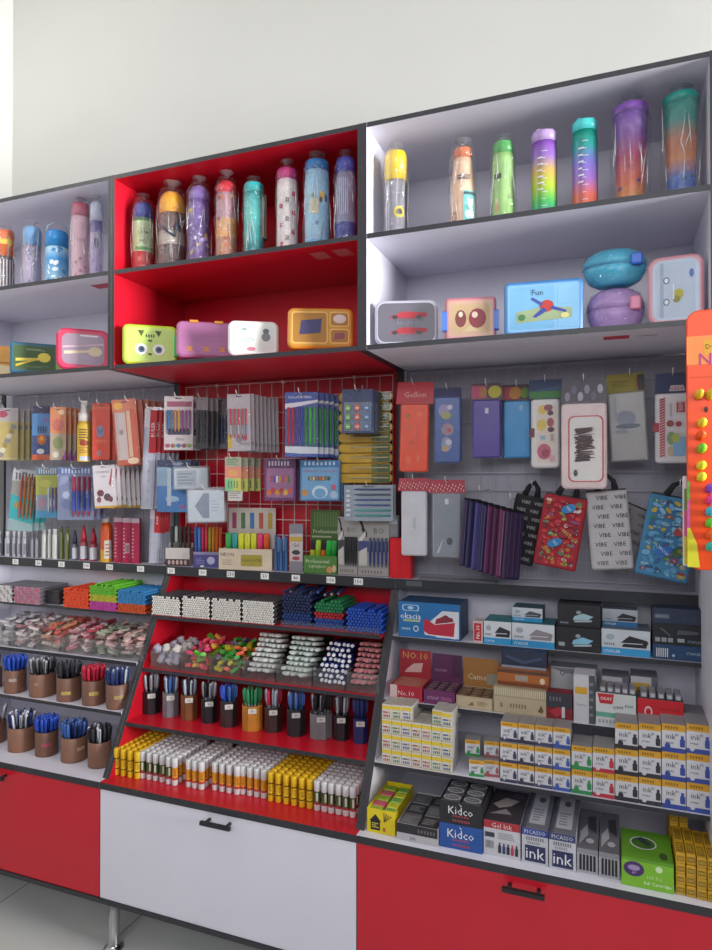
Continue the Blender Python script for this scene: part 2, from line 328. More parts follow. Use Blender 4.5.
# ================================================================ UPPER SHELVES: bottles
def rad(px0, px1, Y):
    a, b = ray(px0, 480), ray(px1, 480); t = math.atan2(b[0], b[1])-math.atan2(a[0], a[1]); x = Xp((px0+px1)/2, Y)
    return math.hypot(x, Y)*math.sin(t/2), x
def bottle(label, px0, px1, ytop, lidf, lid, body, shape='straight', deco=None, bag=0, Y=2.09, zb=Z_MID, group=None, name='water_bottle', fill=1., extra=None, lidshape='flat'):
    r, x = rad(px0, px1, Y); H = Zp((px0+px1)/2, ytop, Y)-zb; hl = H*lidf; hb = H-hl
    if bag: r *= .88
    t = thing(name, label, 'bottle', (x, Y, zb+.0008), facing(x, Y), group)
    m = MB()
    if not isinstance(body, list): body = [(0, body)]
    if shape == 'taper': R = lambda f: r*(1-.30*max(0, (f-.45)/.55)**1.2)
    elif shape == 'tumbler': R = lambda f: r*(.78+.22*f)
    elif shape == 'waist': R = lambda f: r*(1-.10*math.sin(PI*min(1, max(0, (f-.35)/.35)))-.12*max(0, (f-.9)/.1))
    else: R = lambda f: r*(1-.05*max(0, (f-.92)/.08))
    prof = [(R(0)*.9, 0, body[0][1])]
    fs = sorted(set([.02]+[k/8 for k in range(1, 9)]+[b[0] for b in body if b[0] > 0]))
    for f in fs:
        mm = [b[1] for b in body if b[0] <= f+1e-6][-1]; prof.append((R(f), hb*f, mm))
    m.lathe(prof, n=24)
    if deco: deco(curved(m, R(.3)+.0004, hb, 0, 1.25), front)
    m.build('body', t)
    m = MB(); rl = R(1)
    if lidshape == 'dome': m.lathe([(rl*1.02, hb), (rl*1.02, hb+hl*.45), (rl*.9, hb+hl*.72), (rl*.62, hb+hl*.92), (rl*.2, H)], lid, 22)
    elif lidshape == 'spout':
        m.lathe([(rl*1.04, hb), (rl*1.04, hb+hl*.62), (rl*.98, hb+hl*.7)], lid, 22)
        m.loft([[(-rl*.8, -rl*.45, hb+hl*.7), (rl*.8, -rl*.45, hb+hl*.7), (rl*.8, rl*.45, hb+hl*.7), (-rl*.8, rl*.45, hb+hl*.7)], [(-rl*.55, -rl*.3, H), (rl*.75, -rl*.3, H*.985), (rl*.75, rl*.3, H*.985), (-rl*.55, rl*.3, H)]], lid)
    else: m.lathe([(rl*1.03, hb), (rl*1.03, hb+hl*.85), (rl*.9, H)], lid, 22)
    m.build('lid', t)
    if extra: extra(t, r, H, hb)
    if bag:
        m = MB(); q = r*1.14
        k = min(H*bag, 2.882-zb-H*1.06); k = max(k, .002)
        m.lathe([(q, .0, FILM), (q*1.03, H*.1, FILM), (q*.99, H*.2, FILM), (q*1.03, H*.32, FILM), (q*.98, H*.42, FILM), (q*1.04, H*.52, FILM), (q, H*.6, FILM), (q*1.02, H*.75, FILM), (q*.98, H*.9, FILM), (q*.75, H*1.02, FILM), (q*.2, H*1.055, FROST), (q*.16, H*1.065, FROST), (q*.6, H*1.06+k, FROST)], FILM, 18, wob=.085, cap0=False, cap1=False, smooth=False)
        for i in range(9):
            a = -PI/2+random.uniform(-1.25, 1.25); z0 = random.uniform(.05, .55)*H; z1 = min(.97*H, z0+random.uniform(.15, .45)*H); da = random.uniform(-.35, .35)
            m.tube([(q*1.05*math.cos(a+da*f), q*1.05*math.sin(a+da*f), z0+(z1-z0)*f) for f in (0, .25, .5, .75, 1)], [.0003, .0011, .0013, .0009, .0003], CREASE_GLINT, 5)  # added pale strands: creases whose whiteness paints in the film's highlights
        m.build('plastic_wrapper', t)
    return t
def flowers(cols, n=9):
    def f(d, _):
        for i in range(n):
            u, v = .28+.22*(i % 3), .10+.085*i
            for k in range(4): d.ell(u+.045*math.cos(k*PI/2+.7), v+.022*math.sin(k*PI/2+.7), .035, .018, cols[i % len(cols)], 8)
    return f
def blobs(cols, n=14, big=.09, seed=1):
    def f(d, _):
        R = random.Random(seed)
        for i in range(n): d.ell(R.uniform(.15, .85), R.uniform(.06, .94), R.uniform(.4, 1)*big, R.uniform(.3, .8)*big*.6, R.choice(cols), 9, R.uniform(0, 3))
    return f
# --- centre bay
bottle('blue-capped flask with green paper label and red base, leftmost in the red box', 130, 155, 203, .25, mat('#2f4f9f', .35), [(0, mat('#c21f2d', .3)), (.38, mat('#b9cf9f', .5)), (.94, mat('#3d7f4a', .5))], bag=.03,
       deco=lambda d, _: (d.rect(.18, .40, .95, .46, mat('#5d9a55'), 6), d.text('COMP', .5, .72, .07, BLK, .4), d.text('ML', .5, .56, .06, BLK, .3)), lidshape='dome')
def strap(t, r, H, hb):
    m = MB(); m.tube([(-r*1.0, -r*.5, hb*.78), (-r*.3, -r*1.08, hb*.62), (r*.2, -r*1.1, hb*.55), (r*.3, -r*1.1, hb*.75), (r*.9, -r*.6, hb*.9)], .005, mat('#27384a', .4)); m.build('strap', t)
bottle('wide brown flask with domed yellow lid in a knotted bag, red box', 156, 187, 193, .3, mat('#e9a51c', .3), [(0, mat('#5b4a48', .35)), (.42, mat('#a79c92', .4)), (.66, mat('#5f4b49', .35))], bag=.06, lidshape='dome', extra=strap, Y=2.09)
bottle('purple patterned flask in a shiny tied bag, third in the red box', 186, 211, 187, .2, mat('#7d63ad', .3), mat('#70589c', .25), bag=.04, lidshape='dome', deco=blobs([mat('#b9a2dc'), mat('#4c3e7c'), mat('#dccfee'), mat('#c9b24a')], 22, .09, 3))
bottle('orange and peach printed flask with red lid in bag, red box', 214, 238, 182, .17, mat('#cf2b3a', .3), [(0, mat('#b9836d', .4)), (.35, mat('#d89a55', .4)), (.62, mat('#b78c98', .4))], bag=.05, lidshape='dome', deco=blobs([mat('#e0b47c'), mat('#8d4c45'), mat('#c96c3f')], 20, .09, 4))
def tealhandle(t, r, H, hb):
    m = MB(); m.box(r*.55, r*1.25, -r*.5, r*.1, hb*.3, hb*.97, mat('#27363a', .4)); m.box(r*.6, r*1.0, -r*.53, -r*.5, hb*.32, hb*.93, mat('#d0854a')); m.build('side_label', t)
bottle('narrow teal bottle with orange side label in a loose bag, red box', 242, 265, 185, .13, mat('#2fb5b8', .3), ramp(['#1f6a78', '#2fa9a9', '#62c9c4', '#2f9d9f']), bag=.02, extra=tealhandle)
bottle('white flask with pink flower print and magenta cap, red box', 275, 299, 171, .135, mat('#c2357f', .3), mat('#e6dcdc', .4), bag=.045, deco=flowers([mat('#b5385c'), mat('#8d8088'), mat('#c0455f')], 9))
bottle('light blue cartoon-print flask with blue cap, second from right in the red box', 303, 331, 163, .12, mat('#2c7fc0', .3), [(0, mat('#5fb5e6', .35)), (.1, mat('#9ccdea', .35))], bag=.03,
       deco=lambda d, _: (d.rr(.25, .42, .55, .62, .008, mat('#dcd9b9')), d.ell(.66, .66, .09, .05, mat('#e2c04f')), d.ell(.62, .6, .05, .04, mat('#5b4a3e')), d.ell(.35, .65, .06, .03, mat('#78a84c')), d.ell(.5, .3, .06, .03, mat('#6f93b5')), d.ell(.8, .63, .05, .05, mat('#4a5a8d'))))
bottle('grey-blue translucent bottle with royal blue cap, rightmost in the red box', 334, 358, 160, .17, mat('#3047b5', .3), [(0, mat('#3548a0', .2)), (.3, mat('#8c90b0', .15))], shape='waist', bag=.02, deco=lambda d, _: (d.bars(.2, .4, .6, .9, 5, mat('#c9cbe0'), .3), d.ell(.3, .2, .1, .1, mat('#2b3aa0'))))
# --- left bay
bottle('orange-capped flask with yellow arrow and dark silver body, far left of top shelf', -6, 15, 232, .42, mat('#df6a28', .35), mat('#6d5f63', .2, .4), bag=.02, deco=lambda d, _: (d.bars(.2, .1, .9, .9, 5, mat('#d8d4dc'), .4)),
       extra=lambda t, r, H, hb: (lambda m: (curved(m, r*1.06, H*.4, hb, .9).poly([(.1, .45), (.65, .45), (.65, .3), (.95, .55), (.65, .8), (.65, .65), (.1, .65)], mat('#f2c838')), m.build('arrow_print', t)))(MB()))
bottle('light-blue topped bottle with clear lavender body in bag, left white box', 20, 42, 229, .30, mat('#6fa6d8', .3), ramp(['#a697b4', '#b7aac4', '#938aa8']), bag=.05, deco=blobs([mat('#cfc6da'), mat('#857a99')], 14, .1, 6))
def loop(t, r, H, hb):
    m = MB(); m.tube([(-r*.95, 0, H*.98), (-r*.8, 0, H*1.1), (-r*.2, 0, H*1.18), (r*.6, 0, H*1.17), (r*.95, 0, H*1.02)], .003, mat('#a7b4bd', .3)); m.build('carry_loop', t)
bottle('bright blue crystal bottle with thin carry loop, left white box', 44, 68, 233, .30, mat('#2f86c8', .25), ramp(['#a3c3d2', '#7fb6dc', '#3f94d4', '#b9dcec']), bag=0, extra=loop, deco=blobs([mat('#dcecf4'), mat('#3d8cc8'), mat('#f0f6fa')], 18, .12, 7))
bottle('tall pale pink flask with rose cap in bag, left white box', 69, 90, 205, .17, mat('#c8667f', .3), mat('#dcb2c2', .4), bag=.02, deco=lambda d, _: (d.text('200', .5, .62, .06, mat('#8d6d7d'), .4), [d.ell(.3+.2*(i % 3), .1+.06*i, .07, .025, mat('#c77794')) for i in range(6)]))
bottle('tall lavender flask with purple strap beside the box divider', 88, 103, 204, .24, mat('#bfc4da', .15), [(0, mat('#a894be', .3)), (.8, mat('#5a4d92', .3))], bag=.03, deco=lambda d, _: (d.ell(.5, .62, .17, .09, mat('#54507a')), d.poly([(.2, .9), (.45, .9), (.85, .75), (.85, .68)], mat('#5b4a9d')), [d.ell(.3+.2*(i % 3), .1+.07*i, .06, .02, mat('#8d78ab')) for i in range(6)]))
# --- right bay
def yl(d, _):
    d.ell(.62, .42, .20, .10, mat('#d8c22c'), 16); d.ell(.62, .42, .12, .055, BLK, 12); d.ell(.3, .55, .07, .05, mat('#4c4c55')); d.ell(.3, .55, .045, .03, mat('#a7a6ae')); d.rect(.86, .05, .97, .95, mat('#2b2b33'), 3); d.bars(.1, .05, .3, .9, 2, mat('#c9c7d0'), .3)
bottle('grey bottle with yellow lid and black and yellow badge, left end of white box', 383, 409, 154, .34, mat('#e3c21d', .3), mat('#8f8d97', .2), bag=.03, deco=yl)
def peach(d, _):
    d.rect(.32, .66, .72, .72, mat('#4d3a30'), 5); d.bars(.34, .675, .7, .705, 7, mat('#e8cdb4'), .4); d.ell(.2, .15, .09, .07, mat('#5b4a45')); d.ell(.2, .15, .065, .05, mat('#e8b896'))
    d.rr(.50, .03, .94, .50, .004, mat('#6fc4c2')); d.rect(.52, .44, .92, .48, mat('#2f5458'), 5); d.ell(.64, .17, .08, .06, mat('#e5f4f2')); d.ell(.80, .17, .08, .06, mat('#e5f4f2')); d.ell(.70, .31, .05, .09, mat('#eef8f6'), rot=.3); d.ell(.77, .31, .05, .09, mat('#eef8f6'), rot=-.3)
bottle('peach bottle with turquoise rabbit card and tied bag', 449, 478, 150, .13, mat('#d8774f', .35), mat('#ecc3a4', .4), shape='taper', bag=.05, deco=peach)
bottle('light green bottle with darker green cap in bag', 491, 517, 144, .15, mat('#4fae57', .35), mat('#9fcf7b', .4), shape='waist', bag=.02, deco=lambda d, _: (d.rect(.15, .62, .42, .69, mat('#35402c'), 4), d.text('260', .8, .36, .12, BLK, .35), d.ell(.25, .2, .1, .07, mat('#d8b07a')), d.ell(.25, .3, .07, .04, mat('#e3d8b8'))))
def ticks(c):
    def f(d, _):
        for i in range(9): d.rect(.42, .12+.09*i, .54 if i % 2 else .6, .127+.09*i, c, 3)
        d.bars(.3, .3, .5, .8, 6, c, .25, False)
    return f
def rainbow_loop(t, r, H, hb): pass
bottle('rainbow gradient bottle with lilac lid, purple at top to teal at base', 532, 558, 130, .17, mat('#b79ad0', .35), ramp(['#1fa08c', '#4fb35a', '#a9bf3c', '#c2a458', '#8f6bb8', '#8a50b5']), shape='straight', lidshape='spout', deco=ticks(mat('#e8e6ee')))
bottle('gradient bottle with aqua lid, teal at top to orange at base', 573, 599, 119, .16, mat('#4fd0cf', .35), ramp(['#d8663a', '#d06a62', '#9a72c4', '#7f78cc', '#2f9d98', '#139079']), shape='straight', lidshape='spout', deco=ticks(mat('#e8e6ee')))
bottle('purple to orange tumbler in a loose shiny bag', 612, 652, 108, .10, mat('#7b4aa6', .3), ramp(['#d8963a', '#cc5a38', '#a8365a', '#7a3f98', '#7d4fae']), shape='tumbler', bag=.03, name='tumbler', deco=blobs([mat('#5a2f7d'), mat('#e0a060'), mat('#a8446a')], 7, .06, 9))
bottle('teal to orange and blue tumbler in bag, right end of top shelf', 662, 703, 97, .10, mat('#158a80', .3), ramp(['#3a5aa8', '#3f68b0', '#c07848', '#b06a50', '#1f7a72', '#128a80']), shape='tumbler', bag=.02, name='tumbler', deco=lambda d, _: (d.poly([(.4, .95), (.3, .4), (.6, .4), (.52, .95)], mat('#d8d0b8')), blobs([mat('#28524d'), mat('#d08a5a')], 6, .07, 5)(d, _)))
# ================================================================ UPPER SHELVES: lunch boxes
def lunchbox(label, px0, px1, ytop, frame, window, r=.02, d=.06, lean=0., deco=None, clips=None, Y=2.05, zb=Z_BOT, rim=.10, shear=0, rz=None, wall=None, clipcol=None, name='lunch_box', wing=True, group=None):
    x0, x1 = Xp(px0, Y), Xp(px1, Y); x = (x0+x1)/2; a = facing(x, Y) if rz is None else rz
    w = (x1-x0)*math.cos(a)*(1 if a == 0 else .98)/(1 if a == 0 else math.cos(a)**2+abs(math.sin(a)*math.cos(a))*.0)*(1 if a == 0 else math.cos(a)); h = Zp((px0+px1)/2, ytop, Y)-zb
    t = thing(name, label, 'lunch box', (x, Y, zb+.0008+d*math.sin(abs(lean))), a, group, rx=-lean)
    m = MB(); m.rr(w*.97, h*.97, r*.95, [(d*.36, 0), (d*.9, .003), (d, .009)], wall or frame, cz=h/2); m.build('box_body', t)
    m = MB(); m.rr(w, h, r, [(0, .008), (.004, .002), (.008, 0), (d*.34, 0), (d*.355, .002)], frame)
    q = min(w, h)*rim; W, Hh = w-2*q, h-2*q
    dd = Dec(m, lambda a, b, l: (-W/2+a, -l, q+b), W, Hh)
    if wing:
        dd.rr(0, 0, 1, 1, max(.002, r-q*.5), window)
    if deco: deco(dd, front)
    m.build('lid', t)
    for (cx, cz, cw, ch) in (clips or []):
        m = MB(); X, Z, A, B = cx*w/2, cz*h, cw*w/2, ch*h/2
        m.loft([[(X-A, -.004, Z-B), (X+A, -.004, Z-B), (X+A, -.004, Z+B), (X-A, -.004, Z+B)], [(X-A*1.05, 0, Z-B*1.1), (X+A*1.05, 0, Z-B*1.1), (X+A*1.05, 0, Z+B*1.1), (X-A*1.05, 0, Z+B*1.1)], [(X-A*1.02, d*.5, Z-B), (X+A*1.02, d*.5, Z-B), (X+A*1.02, d*.5, Z+B), (X-A*1.02, d*.5, Z+B)]], clipcol or frame); m.build('latch', t)
    return t
def face(d, _):
    for s in (.32, .68):
        d.ell(s, .36, .13, .17, WHT); d.ell(s, .36, .07, .10, mat('#4d6a86')); d.ell(s+.01, .37, .035, .05, BLK); d.poly([(s-.08, .92), (s+.06, .92), (s, .74)], mat('#4d5a20'))
    d.bars(.40, .72, .6, .80, 4, BLK, .5); d.ell(.5, .62, .05, .03, mat('#566a25')); d.ell(.5, .22, .04, .03, mat('#43521f'))
lunchbox('lime green lunch box with a printed face, left end of red box', 128, 172, 325, mat('#b3c93a', .3), mat('#b7d65c', .25), .022, .07, deco=face, clips=[(1.0, .5, .12, .5)], clipcol=mat('#35c860', .3), rim=.08)
def latches(d, _):
    for u in (.2, .5, .8): d.poly([(u-.07, .10), (u+.07, .10), (u+.02, .17), (u+.07, .24), (u-.07, .24), (u-.02, .17)], mat('#d08a3a'))
    d.bars(.12, .4, .9, .8, 3, mat('#a96a9b'), .2, False)
lunchbox('mauve lunch box with orange latches, beside the lime green one', 181, 232, 322, mat('#a5628f', .35), mat('#ab6c99', .35), .022, .06, .22, deco=latches, clips=[(-.42, .97, .14, .07), (.42, .97, .14, .07)], clipcol=mat('#cf8a35', .4), rim=.07, Y=2.055)
def bear(d, _):
    d.rr(.05, .05, .95, .95, .012, mat('#dfe3df')); d.ell(.78, .55, .10, .15, mat('#7e838a')); d.ell(.78, .75, .07, .09, mat('#6b7078')); d.ell(.35, .45, .18, .10, mat('#c2ccc8')); d.ell(.45, .14, .10, .07, mat('#c77a8f')); d.bars(.12, .3, .5, .6, 4, mat('#aab4b2'), .3, False); d.ell(.3, .8, .06, .05, mat('#8ea59a'))
lunchbox('white lunch box with grey animal print, in front of the mauve one', 231, 276, 321, mat('#e6dfe2', .35), mat('#e3e6e4', .35), .024, .07, deco=bear, rim=.08, wall=mat('#dcc8d2', .4), Y=2.035)
def bento(d, _):
    [(d.rr(a, b, c, e, .01, mat('#e0b060')), d.rr(a+.02, b+.04, c-.02, e-.04, .008, mat('#a8762f'))) for a, b, c, e in ((.02, .04, .62, .96), (.65, .52, .98, .96), (.65, .04, .98, .47))]
    d.poly([(.15, .3), (.5, .35), (.52, .75), (.18, .7)], mat('#43406e')); d.ell(.82, .75, .11, .13, mat('#d8c8c4')); d.poly([(.72, .15), (.9, .18), (.9, .36), (.74, .34)], mat('#8d4a52'))
lunchbox('amber divided lunch box leaning back, right end of red box', 290, 352, 308, mat('#d08a35', .25), mat('#c4923f', .2), .022, .06, .2, deco=bento, rim=.07, Y=2.05)
lunchbox('small orange lunch box at far left of the lower shelf', -12, 14, 346, mat('#dd9232', .35), mat('#e0a048', .35), .008, .06, deco=lambda d, _: (d.rect(0, .42, 1, .47, mat('#a86a20')), d.ell(.5, .2, .35, .16, mat('#e8d2a8'))), rim=.05)
def fork(d, _):
    d.rect(0, 0, 1, 1, mat('#3f5a30')); d.poly([(.05, .35), (.6, .42), (.6, .52), (.05, .47)], mat('#d8c24a')); d.ell(.74, .55, .16, .2, mat('#dcc850')); d.poly([(.05, .12), (.55, .42), (.55, .5), (.05, .22)], mat('#c9ae3c')); d.bars(.3, .8, .9, .9, 2, mat('#aebf9a'), .3, False); d.bars(.3, .1, .9, .2, 2, mat('#7d946a'), .3, False)
lunchbox('teal-framed lunch box with yellow cutlery under its lid', 17, 51, 343, mat('#2c5f74', .35), mat('#3f5a30', .2), .008, .07, deco=fork, clips=[(1.0, .5, .10, .8)], clipcol=mat('#8fae3c', .4), rim=.11)
def pinkwin(d, _):
    d.poly([(.02, .52), (.98, .66), (.98, .72), (.02, .58)], mat('#c9a9b4')); d.poly([(.05, .32), (.62, .40), (.62, .48), (.05, .42)], mat('#d8c8a8')); d.ell(.78, .44, .17, .16, mat('#cdbd9c')); d.rect(.42, .92, .85, .97, mat('#e9d9e0'))
lunchbox('crimson round-cornered lunch box with clear lid, left white box', 63, 103, 329, mat('#c02550', .25), mat('#8d7488', .15), .035, .07, deco=pinkwin, rim=.13)
def cars(d, _):
    for v in (.28, .68): d.poly([(.18, v-.06), (.3, v+.02), (.45, v+.10), (.68, v+.08), (.86, v+.06), (.86, v-.04), (.6, v-.08)], mat('#b3323f')); d.bars(.2, v-.13, .8, v-.1, 6, mat('#7d5a68'), .5); d.ell(.3, v-.04, .05, .05, BLK); d.ell(.72, v-.04, .05, .05, BLK)
    d.text('RACING', .5, .48, .09, mat('#8d8f9a'), .4)
lunchbox('dark grey lunch box with red race car prints, left end of white box', 376, 438, 300, mat('#b9b9c6', .15), mat('#55505f', .25), .028, .06, deco=cars, rim=.07, wall=mat('#8d8a9a', .2))
def pinkbox(d, _):
    d.rr(.06, .1, .94, .9, .01, mat('#bfa27c')); d.ell(.28, .5, .13, .25, mat('#7a3a3d')); d.ell(.66, .5, .2, .28, mat('#84353f')); d.ell(.6, .6, .07, .09, mat('#d9c3b0')); d.ell(.28, .62, .05, .08, mat('#e2cbb5')); d.poly([(.3, .12), (.7, .12), (.5, .3)], mat('#c9b48e'))
lunchbox('pink and tan lunch box with blue side clips', 445, 497, 297, mat('#c8808a', .3), mat('#c29c84', .3), .012, .06, deco=pinkbox, clips=[(-1.0, .45, .09, .42), (1.0, .45, .09, .42)], clipcol=mat('#2f6fd0', .3), rim=.09)
def bluebox(d, _):
    d.rr(.03, .05, .66, .95, .008, mat('#77b4dd')); d.rr(.70, .55, .97, .95, .006, mat('#86bfe4')); d.rr(.70, .05, .97, .48, .006, mat('#86bfe4'))
    d.poly([(.12, .18), (.9, .25), (.9, .46), (.5, .5), (.12, .42)], mat('#9cae84')); d.ell(.55, .52, .10, .13, mat('#c0392f')); d.poly([(.50, .5), (.35, .3), (.4, .28), (.56, .42)], mat('#35489d')); d.poly([(.5, .58), (.35, .72), (.33, .68), (.48, .52)], mat('#3f4f9d')); d.poly([(.6, .45), (.82, .36), (.82, .41), (.62, .52)], mat('#35489d'))
    d.text('Fun', .42, .82, .12, mat('#2f4a6f'), .3); d.ell(.2, .3, .05, .07, mat('#3f7d4a')); d.ell(.8, .3, .06, .06, mat('#d9d08a'))
lunchbox('large blue lunch box with divided clear lid and red figure', 504, 585, 280, mat('#3f86c6', .25), mat('#6fb0dc', .2), .014, .06, deco=bluebox, rim=.07)
def lastbox(d, _):
    d.rr(.08, .04, .92, .96, .012, mat('#b9c8da')); d.rect(.16, .04, .24, .96, mat('#9fb0c6')); 
    for v in (.3, .66): d.ell(.3, v, .07, .06, mat('#5d6f86')); d.ell(.3, v, .045, .04, mat('#dfe7ee'))
    d.ell(.56, .42, .11, .09, mat('#b9b045')); d.ell(.52, .34, .08, .06, mat('#8f8d45')); d.rr(.44, .34, .47, .6, .001, mat('#e8ecf0')); d.ell(.84, .75, .05, .07, mat('#5a74b8'))
lunchbox('square clear lunch box with pink rim and blue stripe, right end', 648, 706, 255, mat('#c98f9c', .25), mat('#a9bbd2', .2), .03, .07, deco=lastbox, rim=.09, wall=mat('#c6ccd8', .2))
def oval(label, px0, px1, ytop, zb, h, col, seam, clip, Y=2.11):
    r, x = rad(px0, px1, Y); t = thing('oval_lunch_box', label, 'lunch box', (x, Y, zb), facing(x, Y), 'oval lunch boxes stacked in pair')
    m = MB(); m.lathe([(r*.55, 0), (r*.82, h*.12), (r*.97, h*.35), (r, h*.52)], col, 28, sy=.66); m.build('box_body', t)
    m = MB(); m.lathe([(r*1.01, h*.53), (r*.98, h*.66), (r*.85, h*.83), (r*.6, h*.95), (r*.25, h)], col, 28, sy=.66); m.build('lid', t)
    m = MB(); m.lathe([(r*1.02, h*.505), (r*1.02, h*.535)], seam, 28, sy=.66); m.build('seam_band', t)
    m = MB(); m.bbox(r*.50, r*.86, -r*.68, -r*.40, h*.42, h*.72, clip, .004); m.build('latch', t)
    m = MB(); m.lathe([(r*.7, .002), (r*1.04, h*.3), (r*1.06, h*.6), (r*.9, h*.86), (r*.4, h*1.015)], FILM, 26, sy=.68, wob=.012, cap0=False, cap1=False); m.build('plastic_wrapper', t)
    return t
zl = Zp(616, 289, 2.11)
oval('lilac oval lunch box with pink clip, under the turquoise one', 587, 645, 290, Z_BOT+.001, zl-Z_BOT-.002, mat('#b08cc6', .25), mat('#8f6fa9', .3), mat('#d87f9f', .3))
oval('turquoise oval lunch box with blue clip, on top of the lilac one', 583, 647, 250, zl+.006, Zp(616, 251, 2.11)-zl-.004, mat('#38aed0', .25), mat('#2a7fae', .3), mat('#2463c8', .3))
# ================================================================ HANGING DISPLAY
def place(px0, px1, yt, yb, Y, k=.6):
    pm = (px0+px1)/2; x = Xp(pm, Y); D = math.hypot(x, Y); a, b = ray(px0, 480), ray(px1, 480)
    dt = math.atan2(b[0], b[1])-math.atan2(a[0], a[1]); fa = facing(x, Y); rz = k*fa
    return dict(x=x, Y=Y, w=2*D*math.tan(dt/2)/math.cos(fa-rz), zb=Zp(pm, yb, Y), h=Zp(pm, yt, Y)-Zp(pm, yb, Y), rz=rz)
def pens_on(t, w, h, cols, v0, v1, u0=.12, u1=.88, r=.004, capf=.3, yo=-.005, cap=None, horiz=False, clip=True):
    n = len(cols)
    for i, c in enumerate(cols):
        u = u0+(u1-u0)*(i+.5)/n; m = MB()
        if horiz:
            z = (v0+(v1-v0)*(i+.5)/n)*h; xa, xb = (u0-.5)*w, (u1-.5)*w
            m.tube([(xa, 0, 0), (xa+(xb-xa)*.12, 0, 0), (xa+(xb-xa)*.14, 0, 0), (xb, 0, 0)], [r*.3, r, r, r], c, 7); m.build('pen', t, (0, yo, z))
        else:
            L = (v1-v0)*h
            m.lathe([(r*.25, 0, cap or c), (r*.9, L*.12, cap or c), (r, L*.14, c), (r, L*(1-capf), cap or c), (r*1.12, L*(1-capf)+.0004, cap or c), (r*1.05, L, cap or c)], n=8)
            if clip: m.box(-.0012, .0012, -r*1.6, -r, L*.72, L*.97, cap or c)
            m.build('pen', t, ((u-.5)*w, yo, v0*h))
def pack(name, label, cat, px, d, card, deco=None, n=1, dy=.016, film_=True, hookto=None, ry=0, rz=None, dx=0, tail=None, k=.6, group=None, back=None, hz=.985, pens=None, hw=None, vary=0):
    P = place(*px, k=k)
    if rz is not None: P['rz'] = rz
    w, h = P['w'], P['h']
    t = thing(name, label+(', first on hook' if n > 1 else ''), cat, (P['x'], P['Y'], P['zb']), P['rz'], group or (tail if n > 1 else None), ry=ry)
    m = MB()
    if d <= .006: m.box(-w/2, w/2, 0, d, 0, h, card)
    else: m.bbox(-w/2, w/2, 0, d, 0, h, card, min(.0025, d*.3))
    f = front(m, w, h)
    if deco: deco(f, m, w, h)
    f.rr(.38, .945, .62, .965, .003, mat('#57545c'))
    m.build('card' if d < .012 else 'box_body', t)
    if pens: pens(t, w, h)
    if film_:
        m = MB(); e = .0015; m.rr(w+2*e, h, .003, [(-.008 if pens else -.0025, .003), (-.004 if pens else -.0018, 0), (d+.001, 0)], SLEEVE, n=2); m.build('plastic_sleeve', t)
    for i in range(1, n):
        dup(t, (P['x']+dx*i+random.uniform(-vary, vary), P['Y']+dy*i, P['zb']+random.uniform(-.003, .003)), P['rz']+random.uniform(-.04, .04)*(1+vary*60), label+', %s on hook' % ORD[i])
    hook(P['x'], P['zb']+h*hz, P['Y']-.012, hw or ('the '+label))
    return t, P
M = mat
# ---------------- left bay, upper row
def d_yel(f, m, w, h):
    f.rect(0, .75, 1, 1, M('#bdb3b5')); f.ell(.3, .88, .22, .07, M('#b04a62')); f.rect(.05, .05, .95, .72, M('#c5b06a'))
    for i in range(7): f.ell(.2+.1*i % .8, .1+.09*i, .14, .05, M(['#8d8a8f', '#d9d3b6', '#a58f4a'][i % 3]), rot=i)
pack('craft_pack', 'cream and yellow craft pack at far left of upper hook row', 'craft pack', (-4, 18, 408, 460, 2.27), .008, M('#c9b98c'), d_yel, 5, .028, dx=.004)
def d_animals(f, m, w, h):
    f.rect(0, .86, 1, 1, M('#3c3357')); f.rect(0, .45, 1, .86, M('#4d86bd')); f.rect(0, .1, 1, .45, M('#33497d')); f.rect(0, 0, 1, .1, M('#c75a33'))
    for i in range(4): f.rr(.3+.13*i, .50, .38+.13*i, .62, .002, M('#35385f'))
    f.ell(.5, .38, .25, .10, M('#c9672c')); f.ell(.5, .40, .1, .05, M('#e0a43a')); f.ell(.45, .16, .2, .05, M('#d8d6dd')); f.ell(.75, .75, .15, .05, M('#7d6fb2'))
pack('colour_pencil_box', 'blue colour pencil box with orange creature print', 'pencil box', (32, 51, 406, 460, 2.26), .018, M('#3a5d92'), d_animals, 2, .03)
def d_peach(f, m, w, h):
    f.rect(0, .5, 1, 1, M('#d98a5d')); f.rect(0, 0, 1, .5, M('#b7a58e')); f.ell(.5, .66, .36, .12, M('#cf6f62')); f.ell(.5, .32, .32, .12, M('#88915d')); f.ell(.35, .1, .22, .06, M('#d8d0c2')); f.poly([(.7, 0), (1, 0), (1, .2)], M('#a04fa0')); f.ell(.7, .9, .2, .05, M('#e6c09a'))
pack('colour_pencil_box', 'peach and orange fruit-print pencil box', 'pencil box', (50, 66, 407, 460, 2.25), .014, M('#d4653f'), d_peach, 6, .026, dx=.003)
